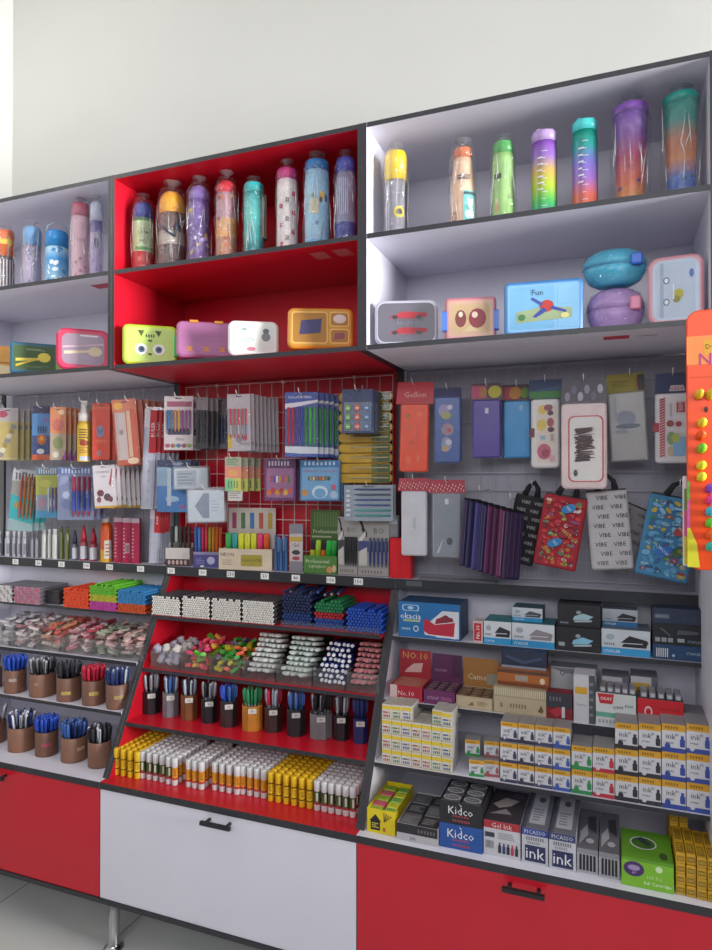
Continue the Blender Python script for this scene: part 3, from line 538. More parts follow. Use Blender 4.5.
# yellow bottle
def stand_bottle(name, label, cat, px, body, cap, capf, deco=None, rw=1., sq=1., group=None):
    x0, x1, yt, yb, Y = px; r, x = rad(x0, x1, Y); zb = Zp((x0+x1)/2, yb, Y); H = Zp((x0+x1)/2, yt, Y)-zb
    t = thing(name, label, cat, (x, Y, zb), facing(x, Y)*.8, group); m = MB()
    m.lathe([(r*.9, 0), (r, .003), (r, H*(1-capf)*.92), (r*.8, H*(1-capf))], body, 16)
    if deco: deco(curved(m, r, H*(1-capf)*.9, .002, 1.3))
    m.build('body', t); m = MB(); m.lathe([(r*.85, H*(1-capf)), (r*.85, H*(1-capf*.5)), (r*.62, H*(1-capf*.45)), (r*.5*rw, H)], cap, 14); m.build('cap', t)
    return t, x, zb, H
def d_glue(d):
    d.rect(.0, .0, 1, 1, M('#d9b43a'), 8); d.bars(.25, .55, .8, .9, 5, M('#6a4a2a'), .5, False); d.ell(.55, .5, .28, .08, M('#a03a2a')); d.bars(.25, .22, .8, .4, 4, M('#a8703a'), .5, False); d.rect(.3, .02, .95, .14, M('#c9d0d8'), 6)
t, x, zb, H = stand_bottle('glue_bottle', 'yellow glue bottle with white cap hanging in a row of boxes', 'glue bottle', (77, 91, 406, 462, 2.25), M('#d2ab38'), M('#d8d3cf'), .28, d_glue)
m = MB(); m.box(-.012, .012, 0, .002, 0, .03, M('#cfc9c6')); m.build('hang_tab', t, (0, .0, H*.97)); hook(x, zb+H+.018, 2.235, 'the yellow glue bottle with white cap')
def d_org(f, m, w, h):
    f.ell(.45, .5, .22, .11, M('#8f8fb0')); f.text('AP', .45, .5, .12, M('#3d4a7a'), .4); f.ell(.4, .12, .14, .05, M('#b8869a')); f.bars(.2, .3, .8, .36, 4, M('#f07a45'), .5); f.rect(0, .9, 1, .93, M('#e86a3a')); f.text('12', .45, .12, .05, M('#6d3a5a'), .3)
pack('colour_pencil_box', 'bright orange flat pencil box with round emblem', 'pencil box', (92, 110, 403, 460, 2.25), .016, M('#e0401c', .35), d_org, 3, .03, dx=.006)
def d_ruler(f, m, w, h):
    f.rect(0, .8, 1, 1, M('#c4735a')); f.ell(.25, .9, .2, .06, M('#d8a04a')); f.rect(.08, .08, .52, .8, M('#b9a9a8')); f.bars(.12, .12, .2, .78, 18, M('#7d6a6a'), .3, False); f.rect(.56, .12, .72, .82, M('#c9a48c')); f.rect(.76, .1, .92, .84, M('#c05a45')); f.ell(.7, .06, .24, .05, M('#d8bca2')); f.ell(.3, .5, .1, .04, M('#8d7d7d'))
pack('geometry_set', 'orange-edged clear stationery set hanging askew beside the rulers', 'stationery set', (117, 141, 399, 465, 2.24), .010, M('#b9593f'), d_ruler, 5, .03, dx=.010, ry=-.09)
def ruler(label, px, n, dy, ry=.03, dx=.0, redtop=True, g='rulers in red and clear sleeves'):
    P = place(*px, k=.6); w, h = P['w'], P['h']
    t = thing('ruler', label+', front one', 'ruler', (P['x'], P['Y'], P['zb']), P['rz'], g, ry=ry)
    m = MB(); m.box(-w/2, w/2, 0, .002, 0, h*.98, M('#c3c3d2', .2)); f = front(m, w, h*.98); f.bars(.02, .02, .2, .97, 46, M('#5a5d78'), .25, False); f.bars(.82, .02, .98, .97, 46, M('#5a5d78'), .25, False)
    for i in range(9): f.text(str(i+1), .5, .08+.1*i, .022, M('#3f4466'), .5)
    m.build('ruler_body', t); m = MB(); m.box(-w/2-.0015, w/2+.0015, -.0012, .0032, h*.02, h, CLEAR); m.build('plastic_sleeve', t)
    if redtop:
        m = MB(); m.box(-w*.05, w/2+.001, -.0022, -.0014, h*.55, h*.97, M('#c5212d')); m.box(-w/2, -w*.05, -.0022, -.0014, h*.8, h*.97, M('#d8d2da')); front(m, w, h, -.0022).text('RULER', .72, .78, .035, WHT, .3, rot=PI/2); m.build('sleeve_header', t)
    for i in range(1, n): dup(t, (P['x']+dx*i, P['Y']+dy*i, P['zb']+random.uniform(-.004, .004)), P['rz'], label+', %s from the front' % ORD[i])
    return P
P = ruler('clear ruler in red-topped sleeve hanging between orange set and coloured pens', (141, 153, 407, 509, 2.26), 6, .022, .04, .007)
hook(P['x']+.02, P['zb']+P['h']*.985, 2.245, 'the upper bunch of red-topped rulers')
ruler('clear ruler in red-topped sleeve leaning on the ledge', (149, 159, 508, 563, 2.350), 5, .0115, .03, .004, g='rulers leaning on the ledge')
# ---------------- left bay, lower row
def d_teal(f, m, w, h):
    f.rect(0, .82, 1, 1, M('#b9b9bd')); f.poly([(0, .2), (1, .12), (1, .5), (0, .6)], M('#2aa3aa')); f.poly([(.0, .6), (1, .5), (1, .82), (0, .82)], M('#8d8a84')); f.ell(.35, .42, .2, .06, M('#a08a4a')); f.bars(.1, .84, .9, .95, 6, M('#4a4a55'), .5)
def p_teal(t, w, h): pens_on(t, w, h, [M('#b84a3a'), M('#c0752f'), M('#c8803a'), M('#b3682c')], .2, .9, .35, 1., .0045, .1)
pack('paint_brush_pack', 'teal and orange paint brush pack hanging at a tilt', 'brush pack', (8, 32, 470, 531, 2.25), .006, M('#8fa9ab'), d_teal, 3, .03, ry=.08, pens=p_teal, dx=.006)
def d_lime(f, m, w, h):
    f.rect(0, .84, 1, 1, M('#6a7f95')); f.rect(0, .45, 1, .84, M('#a9ad4a')); f.rect(0, 0, 1, .45, M('#8d95a8')); f.rect(0, 0, 1, .14, M('#4a9cc4')); f.ell(.4, .68, .28, .07, M('#c6c25a')); f.bars(.1, .87, .9, .97, 8, M('#c9d0d8'), .5); f.ell(.25, .3, .16, .09, M('#b08898')); f.ell(.7, .3, .12, .1, M('#e2e4e8'))
pack('craft_pack', 'lime green and blue craft pack with pointed tools', 'craft pack', (36, 59, 467, 518, 2.25), .008, M('#8d9aa8'), d_lime, 3, .03, pens=lambda t, w, h: pens_on(t, w, h, [M('#d7dade'), M('#6f7fb5'), M('#9a5f86')], .1, .6, .5, .95, .004, .3), dx=.004)
def d_bl(f, m, w, h):
    f.rect(0, .86, 1, 1, M('#5d6c9a')); f.rect(0, 0, 1, .86, M('#77809f')); f.bars(.08, .88, .9, .97, 9, M('#b9c4dc'), .5); blobs([M('#8f98b8'), M('#626c92'), M('#a6adc6')], 14, .2, 5)(f, None)
pack('pen_bag', 'blue bag of blue pens with red grips, second hook row', 'pen pack', (58, 94, 467, 520, 2.24), .010, M('#6a7499'), d_bl, 3, .035, pens=lambda t, w, h: pens_on(t, w, h, [M('#3f4fa8'), M('#4a57b0'), M('#3f4fa8'), M('#5560b5')], .06, .82, .38, .95, .0062, .36, -.007, M('#9c3550')), dx=.002)
def d_comp(f, m, w, h):
    f.rect(0, 0, 1, .05, M('#c99a3a')); f.text('COMPASS', .45, .84, .05, M('#3f3a44'), .6); f.bars(.35, .72, .6, .75, 4, M('#77707a'), .5); f.ell(.3, .35, .16, .08, M('#6a3a44')); f.ell(.6, .25, .16, .09, M('#55404a')); f.ell(.22, .2, .1, .07, M('#84525a')); f.poly([(.7, .55), (.85, .9), (.9, .9), (.78, .5)], M('#a0454f')); f.ell(.75, .2, .1, .07, M('#7d3f4a'))
pack('compass_card', 'white geometry compass card with red print', 'compass set', (95, 117, 465, 508, 2.235), .006, M('#d3ccd0'), d_comp, 9, .019, ry=-.06, dx=.009, hw='the row of white compass cards')
# ---------------- left ledge
def ledgeitem(px0, px1, yt, Y=2.365): 
    r, x = rad(px0, px1, Y); return r, x, Zp((px0+px1)/2, yt, Y)-Z_LEDGE
def small_bottle(label, name, cat, px0, px1, yt, body, cap, capf, Y=2.365, tip=False, band=None, group=None):
    r, x, H = ledgeitem(px0, px1, yt, Y); t = thing(name, label, cat, (x, Y, Z_LEDGE+.0006), facing(x, Y), group); hb = H*(1-capf); m = MB()
    m.lathe([(r*.92, 0), (r, .003), (r, hb*.88), (r*.7, hb)], body, 12)
    if band: band(curved(m, r, hb*.88, .0, 1.2))
    m.build('body', t); m = MB()
    if tip: m.lathe([(r*.8, hb), (r*.78, hb+H*capf*.25), (r*.5, hb+H*capf*.6), (r*.18, H)], cap, 12)
    else: m.lathe([(r*.75, hb), (r*.75, H*.97), (r*.6, H)], cap, 12)
    m.build('cap', t); return t
G = 'correction fluid pens on the ledge'
for i, (a, b) in enumerate([(-5, 3), (5, 11.5), (12.5, 17), (17.5, 22), (22.5, 27.5)]):
    small_bottle('clear and white correction pen on the ledge, %s from the left wall' % ORD[i], 'correction_pen', 'correction pen', a, b, 531, M('#b9bac2', .2), M('#d9d9de', .3), .22, group=G, band=lambda d: d.rect(.3, .15, .8, .75, M('#85858f'), 3))
for i, (a, b) in enumerate([(31, 35), (35.5, 39.5)]): small_bottle('slim grey correction pen on the ledge, %s of a pair' % ORD[i], 'correction_pen', 'correction pen', a, b, 530, M('#a4a4ad', .25), M('#8c8c95'), .3, group=G)
for i, (a, b) in enumerate([(42, 47.5), (48, 52), (52.5, 58.5)]): small_bottle('bright white glue tube on the ledge below the lime pack, %s from left' % ORD[i], 'glue_tube', 'glue tube', a, b, 529, M('#dcdcd6', .25), M('#e8e8e4'), .12, group='white glue tubes on the ledge')
for i, (a, b) in enumerate([(60, 64), (65, 70)]): small_bottle('olive green translucent glue tube on the ledge, %s of two' % ORD[i], 'glue_tube', 'glue tube', a, b, 527, M('#76804a', .3), M('#5f6a3a'), .15, group='green glue tubes on the ledge')
for i, (a, b, c) in enumerate([(72, 78.5, '#2d3350'), (80, 88, '#c02434'), (89.5, 98, '#b0223a')]):
    small_bottle(['navy-capped glue bottle on the ledge', 'red-tipped glue bottle beside the navy-capped one', 'red-tipped glue bottle beside the orange tube'][i], 'glue_bottle', 'glue bottle', a, b, [530, 525, 528][i], M('#6a6f80' if i == 0 else '#a2414d', .3), M(c, .35), .45, tip=True, group='glue bottles with pointed caps', band=lambda d: d.rect(.05, .1, .95, .85, M('#c9cdd4'), 5))
def d_tube(d): d.rect(0, .0, 1, .35, M('#d9a52c'), 6); d.rect(.35, .1, .85, .62, M('#e2ddd4'), 5); d.bars(.42, .15, .8, .55, 4, M('#b56a4a'), .4, False)
small_bottle('orange and yellow tube with white cap on the ledge', 'glue_tube', 'glue tube', 100.5, 113, 516, M('#dc5a22', .35), M('#cfc4c4'), .14, band=d_tube)
for i, (a, b) in enumerate([(114.5, 122.5), (123, 131.5), (132, 140)]):
    P = place(a, b, 517, 562, 2.355, .5); m = MB(); hh = P['h']; m.box(-P['w']/2, P['w']/2, 0, .026, 0, hh, M('#a8264a', .4), top=M('#b9a9b2')); f = front(m, P['w'], hh); f.rect(0, .9, 1, 1, M('#b9a2ac')); f.bars(.1, .1, .35, .8, 9, M('#c9a0ae'), .35, False)
    if i == 1: f.rect(.3, .22, .85, .44, M('#c79aa6')); f.bars(.35, .24, .8, .4, 5, M('#4a2a35'), .5)
    solo(m, 'ink_box', 'tall crimson carton on the ledge, %s of the row of three' % ['left', 'middle', 'right'][i], 'carton', (P['x'], 2.352, Z_LEDGE+.0006), P['rz'], 'crimson cartons on the ledge')
# ---------------- centre bay, upper row
def d_cpens(f, m, w, h):
    f.rect(0, 0, 1, 1, M('#cfc3c6')); f.rect(.1, .80, .95, .9, M('#a0566f')); f.rect(.05, .3, .95, .72, M('#8f9099')); f.rect(.12, .28, .9, .40, M('#3d3550')); f.text('PENS', .55, .2, .05, M('#55506a'), .4)
    for i, c in enumerate(['#b0526d', '#8d6a55', '#4d7a9a', '#a04a4a', '#77a05a']): f.ell(.12+.19*i, .08, .09, .04, M(c))
pack('pen_card', 'pale card of multicoloured pens, first hook of red grid', 'pen pack', (164, 193, 396, 450, 2.25), .004, M('#cfc3c6'), d_cpens, 2, .05, pens=lambda t, w, h: pens_on(t, w, h, [M(c) for c in ('#3f6a9a', '#4a78a8', '#d8862a', '#dd9a3a', '#8a4a86', '#b0508a', '#a05a9a')], .34, .74, .08, .95, .0036, .3, -.004))
def d_dark(f, m, w, h): f.rect(0, .75, 1, 1, M('#8d868c'))
pack('pen_card', 'dark card of black pens behind the multicoloured pen card', 'pen pack', (196, 208, 397, 449, 2.30), .004, M('#3a383f'), d_dark, 3, .028, dx=.006, pens=lambda t, w, h: pens_on(t, w, h, [M('#26262c'), M('#3d4450'), M('#26262c')], .1, .72, .1, .9, .0035, .3, -.004))
pack('pen_card', 'grey card of dark blue pens against the red grid', 'pen pack', (213, 230, 398, 449, 2.40), .004, M('#6d6670'), lambda f, m, w, h: (f.rect(0, .72, 1, 1, M('#6a5f68')), f.rect(.05, .1, .95, .6, M('#3b4360'))), 1, pens=lambda t, w, h: pens_on(t, w, h, [M('#2c3a5c')]*4, .12, .66, .1, .9, .0034, .3, -.004))
def d_gr(f, m, w, h):
    f.rect(0, 0, 1, 1, M('#aaa2a8')); f.rect(0, .05, .2, .3, M('#c0a04a')); f.ell(.5, .2, .16, .06, M('#7d7480')); f.ell(.75, .22, .1, .05, M('#a8455a')); f.rect(.5, .1, .95, .15, M('#8d858d'))
pack('pen_card', 'grey-white card of silver pens with red grips', 'pen pack', (228, 251, 394, 451, 2.22), .005, M('#aaa2a8'), d_gr, 8, .021, dx=.006, ry=-.02, pens=lambda t, w, h: pens_on(t, w, h, [M('#a9a6ad'), M('#8d8a92'), M('#b0adb4'), M('#9a969e'), M('#6a86a8')], .22, .74, .06, .9, .0034, .55, -.004, M('#b34a55')))
def d_big(f, m, w, h):
    f.rect(0, .83, 1, 1, M('#3a4f9d')); f.poly([(0, .74), (1, .84), (1, .88), (0, .82)], M('#d8d4dc')); f.rect(0, .12, 1, .74, M('#4f5f9a')); f.poly([(0, .07), (1, .03), (1, .15), (0, .17)], M('#cfd2dc')); f.text('COLOUR PENS', .45, .92, .05, WHT, .7); f.rect(0, 0, 1, .05, M('#3a56a0'))
pack('colour_pen_set', 'big blue-headed set of coloured felt pens', 'pen set', (285, 318, 392, 457, 2.23), .006, M('#4a5c9c'), d_big, 6, .028, dx=.009, pens=lambda t, w, h: pens_on(t, w, h, [M(c) for c in ('#b02f4a', '#a83355', '#5a4a92', '#3f4fa0', '#3f8a4a', '#4fae58', '#46a052')], .16, .76, .05, .97, .0052, .3, -.005))
def d_navy(f, m, w, h):
    f.rect(0, .74, 1, 1, M('#2f3c66')); f.rect(.06, .05, .94, .7, M('#77809a'))
t, P = pack('sharpener_card', 'small navy card of neon sharpeners in three columns', 'sharpener card', (342, 373, 389, 433, 2.235), .006, M('#3a4468'), d_navy, 3, .03)
m = None
def neon(t, w, h):
    for i in range(3):
        for j in range(3):
            m = MB(); m.bbox(-.009, .009, -.008, 0, 0, .022, M(['#6fae4a', '#d8663f', '#5a86b0'][i], .3), .002); m.box(-.006, .006, -.0085, -.008, .008, .012, M('#cfd4d4')); m.build('sharpener', t, ((-.3+.3*i)*w, -.0005, (.08+.21*j)*h))
neon(t, P['w'], P['h'])
# strip of yellow packs
Ys = 2.335; a0 = None
for i in range(9):
    yt = 392+i*10.2; P = place(338, 392, yt, yt+9.6, Ys, .35); w, h = P['w'], P['h']
    t = thing('yellow_pen_sleeve', 'yellow sleeve holding one pen, %s from top of the hanging strip' % ORD[i], 'pen pack', (P['x'], Ys, P['zb']), P['rz'], 'yellow pen sleeves in a hanging strip')
    m = MB(); m.rr(w, h, h*.48, [(0, .003), (.003, 0), (.012, 0), (.014, .003)], M('#dcae1f', .35), n=4); f = front(m, w, h); f.rect(.62, .05, .9, .95, M('#6f7434')); f.rect(.72, .08, .96, .92, M('#4d5a33')); m.build('sleeve', t)
    m = MB(); m.tube([(-w*.28, -.003, h*.55), (-w*.26, -.003, h*.55), (w*.4, -.003, h*.55), (w*.45, -.003, h*.55)], [.001, .0028, .0028, .002], M('#c9b690' if i > 2 else '#8d7f60', .3), 7); m.build('pen', t)
    m = MB(); m.rr(w*1.01, h, h*.48, [(-.007, .004), (-.005, .0), (0, 0)], CLEAR, n=3); m.build('blister', t)
P0 = place(338, 392, 392, 400, Ys, .35); hook(P0['x'], P0['zb']+.035, Ys-.012, 'the strip of yellow pen sleeves')
# ---------------- centre bay, lower row
def d_bw(f, m, w, h): f.rect(0, .86, 1, 1, M('#2f3c5c')); f.ell(.6, .93, .16, .04, M('#8d9ab5')); f.rect(0, 0, 1, .5, M('#4a84c4')); f.rect(0, .5, .35, .86, M('#9ab8d2')); f.ell(.45, .25, .2, .06, M('#a9c8e4')); f.ell(.75, .1, .1, .04, M('#9a5f9a')); f.rect(.3, .12, .42, .84, M('#c6d2da'))
pack('geometry_set', 'blue geometry set with silver compass behind white wrapped erasers', 'geometry set', (157, 191, 460, 512, 2.28), .012, M('#4a78b0'), d_bw, 3, .03)
def wrapbox(label, px, k=.6, d=.035, deco=None, col='#d2d6da', name='wrapped_eraser', cat='eraser box'):
    P = place(*px, k=k); w, h = P['w'], P['h']; t = thing(name, label, cat, (P['x'], P['Y'], P['zb']), P['rz'], 'white wrapped boxes hanging on the red grid', ry=-.02)
    m = MB(); m.bbox(-w/2, w/2, 0, d, 0, h, M(col, .4), .004); f = front(m, w, h); deco(f); m.build('box_body', t)
    m = MB(); m.rr(w*1.05, h*1.12, .006, [(-.003, .004), (-.0015, 0), (d+.002, 0), (d+.004, .004)], FROST, n=2, cz=h*.53); m.build('plastic_bag', t); hook(P['x'], P['zb']+h*1.06, P['Y']-.012, 'the '+label)
wrapbox('white flat eraser box with grey print, upper of two bagged boxes', (174, 208, 468, 489, 2.25), deco=lambda f: (f.rect(.08, .12, .66, .88, M('#a7adb8')), f.bars(.12, .2, .6, .8, 4, M('#7a828f'), .5, False)))
wrapbox('white square bagged box with blue-grey shield print, lower of two', (188, 224, 490, 522, 2.215), d=.05, deco=lambda f: (f.poly([(.2, .5), (.45, .9), (.6, .9), (.6, .12), (.42, .12)], M('#767f98')), f.bars(.66, .3, .9, .7, 4, M('#b6bbc4'), .4, False)))
def d_sticky(f, m, w, h):
    f.rect(0, .72, 1, 1, M('#a9a795')); f.bars(.1, .76, .9, .95, 4, M('#5d8a5d'), .5, False); f.rect(0, .38, 1, .72, M('#dc8a76')); f.rect(0, 0, 1, .38, M('#c6c65f')); f.rect(0, .0, .5, .36, M('#7fc08a')); f.bars(.15, .08, .85, .3, 4, M('#4d7a4d'), .4, True); f.rect(.2, .45, .8, .62, M('#e0a05c'))
pack('sticky_note_pack', 'neon sticky note pack in four colours', 'sticky notes', (225, 241, 457, 491, 2.24), .018, M('#c9a880'), d_sticky, 4, .04, dx=.006)
P = place(228, 242, 490, 501, 2.25); m = MB(); m.bbox(-P['w']/2, P['w']/2, 0, .02, 0, P['h'], M('#c9c4c0'), .002); front(m, P['w'], P['h']).bars(.1, .2, .9, .8, 3, M('#8d8886'), .4, False); o = solo(m, 'eraser_box', 'small white box hanging below the sticky notes', 'eraser box', (P['x'], 2.25, P['zb']), P['rz'])
def d_cray(bg, fg, seed):
    def f(F, m, w, h):
        F.rect(0, .8, 1, 1, M(bg)); F.rr(.08, .08, .92, .78, .006, M(fg)); F.bars(.12, .84, .8, .95, 7, M('#c9b6cc'), .5)
        for i in range(7): F.rect(.2+.09*i, .44, .26+.09*i, .6, M(['#c03a3a', '#3a4fa0', '#e6e2e0', '#d8a02a', '#a84a9a', '#d86a2a', '#4f8a4a'][i]))
        R = random.Random(seed)
        for i in range(6): F.ell(.16+.13*i, .2+.05*(i % 2), .08, .07, M(['#d8702a', '#c03a3a', '#d8912f', '#b0402f', '#e0b04a', '#c95a5a'][i]))
    return f
pack('crayon_box', 'purple crayon box on the red grid', 'crayon box', (264, 296, 459, 501, 2.30), .02, M('#6f2f6a'), d_cray('#5f2a5c', '#a06a96', 3), 3, .034)
def d_cray2(F, m, w, h):
    F.rect(0, .84, 1, 1, M('#2f6aa0')); F.rr(.04, .04, .96, .82, .006, M('#6ea2cc')); F.bars(.08, .87, .9, .96, 8, M('#a9c8e0'), .5); F.rr(.2, .5, .76, .6, .004, M('#3d4a5c'))
    for i in range(6): F.rect(.24+.08*i, .51, .29+.08*i, .59, M(['#c9a04a', '#d8d0c0', '#a0703a', '#c95a4a', '#d8a02a', '#5f8a5a'][i]))
    F.text('CRAYON', .25, .73, .07, M('#b04a6a'), .35); F.text('COLOURS', .72, .73, .07, M('#b04a6a'), .4); F.ell(.12, .2, .09, .08, M('#c08a4a')); F.ell(.5, .22, .2, .16, M('#c9dcea')); F.ell(.5, .19, .15, .12, M('#6ea2cc')); F.ell(.84, .34, .06, .07, M('#c05a7a')); F.ell(.85, .15, .1, .09, M('#a9c0d4'))
pack('crayon_box', 'light blue crayon box beside the purple one', 'crayon box', (300, 340, 460, 501, 2.28), .02, M('#3f78ae'), d_cray2, 3, .034)
def p_h(t, w, h): pens_on(t, w, h, [M(c) for c in ('#3f9a9a', '#4aa4a4', '#4d5f9a', '#4a5a96', '#585a78', '#3f4a7a')], .08, .95, .2, .95, .0034, yo=-.004, horiz=True)
pack('pen_card', 'white tray of six pens lying level under the yellow strip', 'pen pack', (344, 393, 485, 521, 2.30), .006, M('#9aa4b0'), lambda f, m, w, h: (f.rect(0, 0, .18, 1, M('#8d98a6')), f.bars(.04, .1, .16, .9, 6, M('#c9d0d8'), .5, False)), 2, .03, pens=p_h)
# ---------------- centre ledge
def lbox(px0, px1, yt, yb=None, Y=2.352, k=.35): P = place(px0, px1, yt, 575, Y, k); P['h'] = Zp((px0+px1)/2, yt, Y)-Z_LEDGE; return P
Pb = lbox(166, 190, 548); t = thing('pen_display_box', 'white carton of brown and silver pens on the ledge', 'pen box', (Pb['x'], 2.35, Z_LEDGE+.0006), Pb['rz'])
def openbox(t, w, d, h, mt, deco=None, bh=None, th=.0015, name='box_body'):
    m = MB(); m.box(-w/2, w/2, 0, th, 0, h, mt); m.box(-w/2, w/2, d-th, d, 0, bh or h, mt); m.box(-w/2, -w/2+th, th, d-th, 0, h, mt); m.box(w/2-th, w/2, th, d-th, 0, h, mt); m.box(-w/2+th, w/2-th, th, d-th, 0, th, mt)
    if deco: deco(front(m, w, h))
    return m.build(name, t)
openbox(t, Pb['w'], .04, Pb['h'], M('#cfc6c2'), lambda f: (f.rect(0, 0, 1, .38, M('#4a3236')), [f.ell(.15+.17*i, .2, .06, .13, M('#b9a09a')) for i in range(5)]), Pb['h']*1.25)
def marker(name, label, cat, loc, L, r, body, cap, capf=.35, rz=0, rx=0, ry=0, group=None, flat=False, cap_up=True, chis=True):
    m = MB(); s = 1.
    if flat: pr = lambda a: a
    b, c = (L*(1-capf), L)
    m.lathe([(r*.8, 0, body), (r, .003, body), (r, b, cap), (r*1.08, b+.0005, cap), (r*1.05, c-.004, cap), (r*.8, c, cap)], n=10, sx=1.25 if flat else 1, sy=.7 if flat else 1)
    m.box(-r*.25, r*.25, -r*1.5*(.7 if flat else 1), -r*.9*(.7 if flat else 1), b+L*.02, c-.004, cap)
    return solo(m, name, label, cat, loc, rz, group, rx, ry)
n = 5
for i in range(n):
    u = -.5+(i+.5)/n; c = [M('#3a4a48'), M('#a9a8a6', .25, .6), M('#3f4a44'), M('#5d4240'), M('#6a4a44')][i]
    marker('pen', 'pen in the white ledge carton, %s from left' % ORD[i], 'pen', (Pb['x']+u*Pb['w']*.9*math.cos(Pb['rz']), 2.372+u*Pb['w']*.9*math.sin(Pb['rz']), Z_LEDGE+.004), Zp(178, 527, 2.372)-Z_LEDGE, .0065, c, M(['#2f3f3c', '#b9b6b4', '#38423d', '#4a3332', '#5a3d39'][i]), .4, Pb['rz'], group='pens in the white ledge carton')
Pb = lbox(194, 219, 552, Y=2.35); t = thing('marker_display_box', 'purple carton of slim coloured markers on the ledge', 'marker box', (Pb['x'], 2.347, Z_LEDGE+.0006), Pb['rz'])
openbox(t, Pb['w'], .045, Pb['h'], M('#4d4a86'), lambda f: (f.rect(0, .82, 1, 1, M('#8d86a8')), f.ell(.7, .45, .16, .25, M('#b9b6d6')), f.bars(.1, .2, .5, .6, 4, M('#7d7ab0'), .5, False), f.ell(.35, .08, .08, .06, M('#d8d4e0'))))
cs = ['#2f64b0', '#4a86c8', '#c92f6a', '#d83f55', '#a8a02f', '#d88a2a', '#d8702a', '#e0622a']
for i, c in enumerate(cs):
    u = -.56+1.15*(i+.5)/8; marker('marker', 'slim %s marker standing in the purple carton' % ['blue', 'light blue', 'pink', 'red', 'olive', 'amber', 'orange', 'deep orange'][i], 'marker', (Pb['x']+u*Pb['w']*.95*math.cos(Pb['rz'])-.02*math.sin(Pb['rz']), 2.366+u*Pb['w']*.9*math.sin(Pb['rz']), Z_LEDGE+.004), Zp(210, 528, 2.37)-Z_LEDGE, .0058, M(c), M(c), .45, Pb['rz'], group='slim markers in the purple carton', ry=.02*(i-3)/4)
Pb = lbox(219, 272, 549, Y=2.343, k=.3); w, h = Pb['w'], Pb['h']; t = thing('highlighter_display_box', 'cream display carton of highlighters with pictured back card', 'highlighter box', (Pb['x'], 2.341, Z_LEDGE+.0006), Pb['rz'])
openbox(t, w, .05, h, M('#d4c3ab'), lambda f: (f.rr(.42, .18, .82, .72, .006, M('#a8983a')), f.text('HIGHLIGHTER', .62, .46, .22, M('#4a4628'), .36), f.text('NEON', .16, .72, .2, M('#4a4450'), .25), f.bars(.06, .2, .34, .5, 3, M('#a89684'), .4, False)))
hb = Zp(254, 508, 2.392)-Z_LEDGE; m = MB(); m.box(-w*.4, w*.5, .046, .0485, h, hb, M('#cbbfb6')); f = front(m, w*.9, hb-h, .046, w*.05, h)
for i, c in enumerate(['#a0456a', '#4f7a4f', '#3f78b0', '#b85a3f', '#b89a3a']): f.rr(.08+.19*i, .48, .17+.19*i, .88, .003, M(c))
m.build('back_card', t)
cs = [('green', '#3fb35a'), ('teal', '#3fa3a8'), ('yellow', '#dfe33a'), ('lemon yellow', '#e3e04a'), ('bright yellow', '#d9e035'), ('pink', '#e0407a'), ('orange', '#e8632a')]
for i, (cn, c) in enumerate(cs):
    u = -.42+.84*(i+.5)/7; marker('highlighter', '%s highlighter standing in the cream carton' % cn, 'highlighter', (Pb['x']+u*w*math.cos(Pb['rz'])-.022*math.sin(Pb['rz']), 2.341+.024+u*w*math.sin(Pb['rz']), Z_LEDGE+.004), Zp(246, 534, 2.366)-Z_LEDGE, .0098, M(c, .35), M(c, .35), .5, Pb['rz'], group='highlighters in the cream carton', flat=True)
for i in range(5):
    px = 276+2.6*i; Y = 2.36+.012*(i % 2); L = .105; marker('pen', 'light blue marker on the ledge beside the cream carton, %s from left' % ORD[i], 'pen', (Xp(px, Y), Y, Z_LEDGE+.0006), Zp(281, 535+(i % 3)*2, Y)-Z_LEDGE, .0058, M('#4a74a8'), M('#86a4c8' if i % 2 else '#3f6698'), .45, .2, group='light blue markers on the ledge')
P = lbox(289, 304, 523, Y=2.36, k=.3); w, h = P['w'], P['h']; t = thing('pen_pack', 'clear box of pens with white and yellow label on the ledge', 'pen pack', (P['x'], 2.355, Z_LEDGE+.0006), P['rz'])
m = MB(); m.box(-w*.45, w*.45, .003, .005, .002, h*.98, M('#8d8792')); f = front(m, w*.9, h, .003); f.rect(.02, .22, .98, .78, M('#cdbfc0')); f.rect(.05, .62, .95, .72, M('#c9a53a')); f.text('Gel', .5, .55, .07, BLK, .6); f.ell(.5, .4, .3, .05, M('#3a3540')); f.ell(.5, .28, .28, .04, M('#b3404f')); m.build('label_card', t); pens_on(t, w, h, [M('#c9c4cc')]*3, .03, .97, .1, .9, .0042, .25, .012)
m = MB(); m.box(-w/2, w/2, 0, .026, 0, h, CLEAR); m.build('clear_box', t)
P = lbox(304, 337, 556, Y=2.345, k=.2); w, h = P['w'], P['h']; t = thing('highlighter_display_box', 'green display carton of highlighters with printed header', 'highlighter box', (P['x'], 2.342, Z_LEDGE+.0006), P['rz'])
openbox(t, w, .05, h, M('#4d7a34'), lambda f: (f.text('Professional', .42, .7, .3, M('#d0d6bc'), .7), f.text('highlighter', .42, .4, .22, M('#c0c8a8'), .6), f.ell(.78, .25, .09, .2, M('#c98a5a')), f.ell(.92, .32, .06, .2, M('#c9b08a')), f.rect(0, 0, 1, .08, M('#3d6628'))))
hb = Zp(326, 510, 2.39)-Z_LEDGE; m = MB(); m.box(-w*.42, w*.5, .046, .048, h, hb, M('#45602f')); f = front(m, w*.92, hb-h, .046, w*.04, h); f.text('Professional', .5, .52, .12, M('#c6ccb0'), .8); f.bars(.1, .62, .9, .95, 9, M('#5f7a42'), .5); f.rect(.05, .38, .7, .42, M('#a0a882')); m.build('back_card', t)
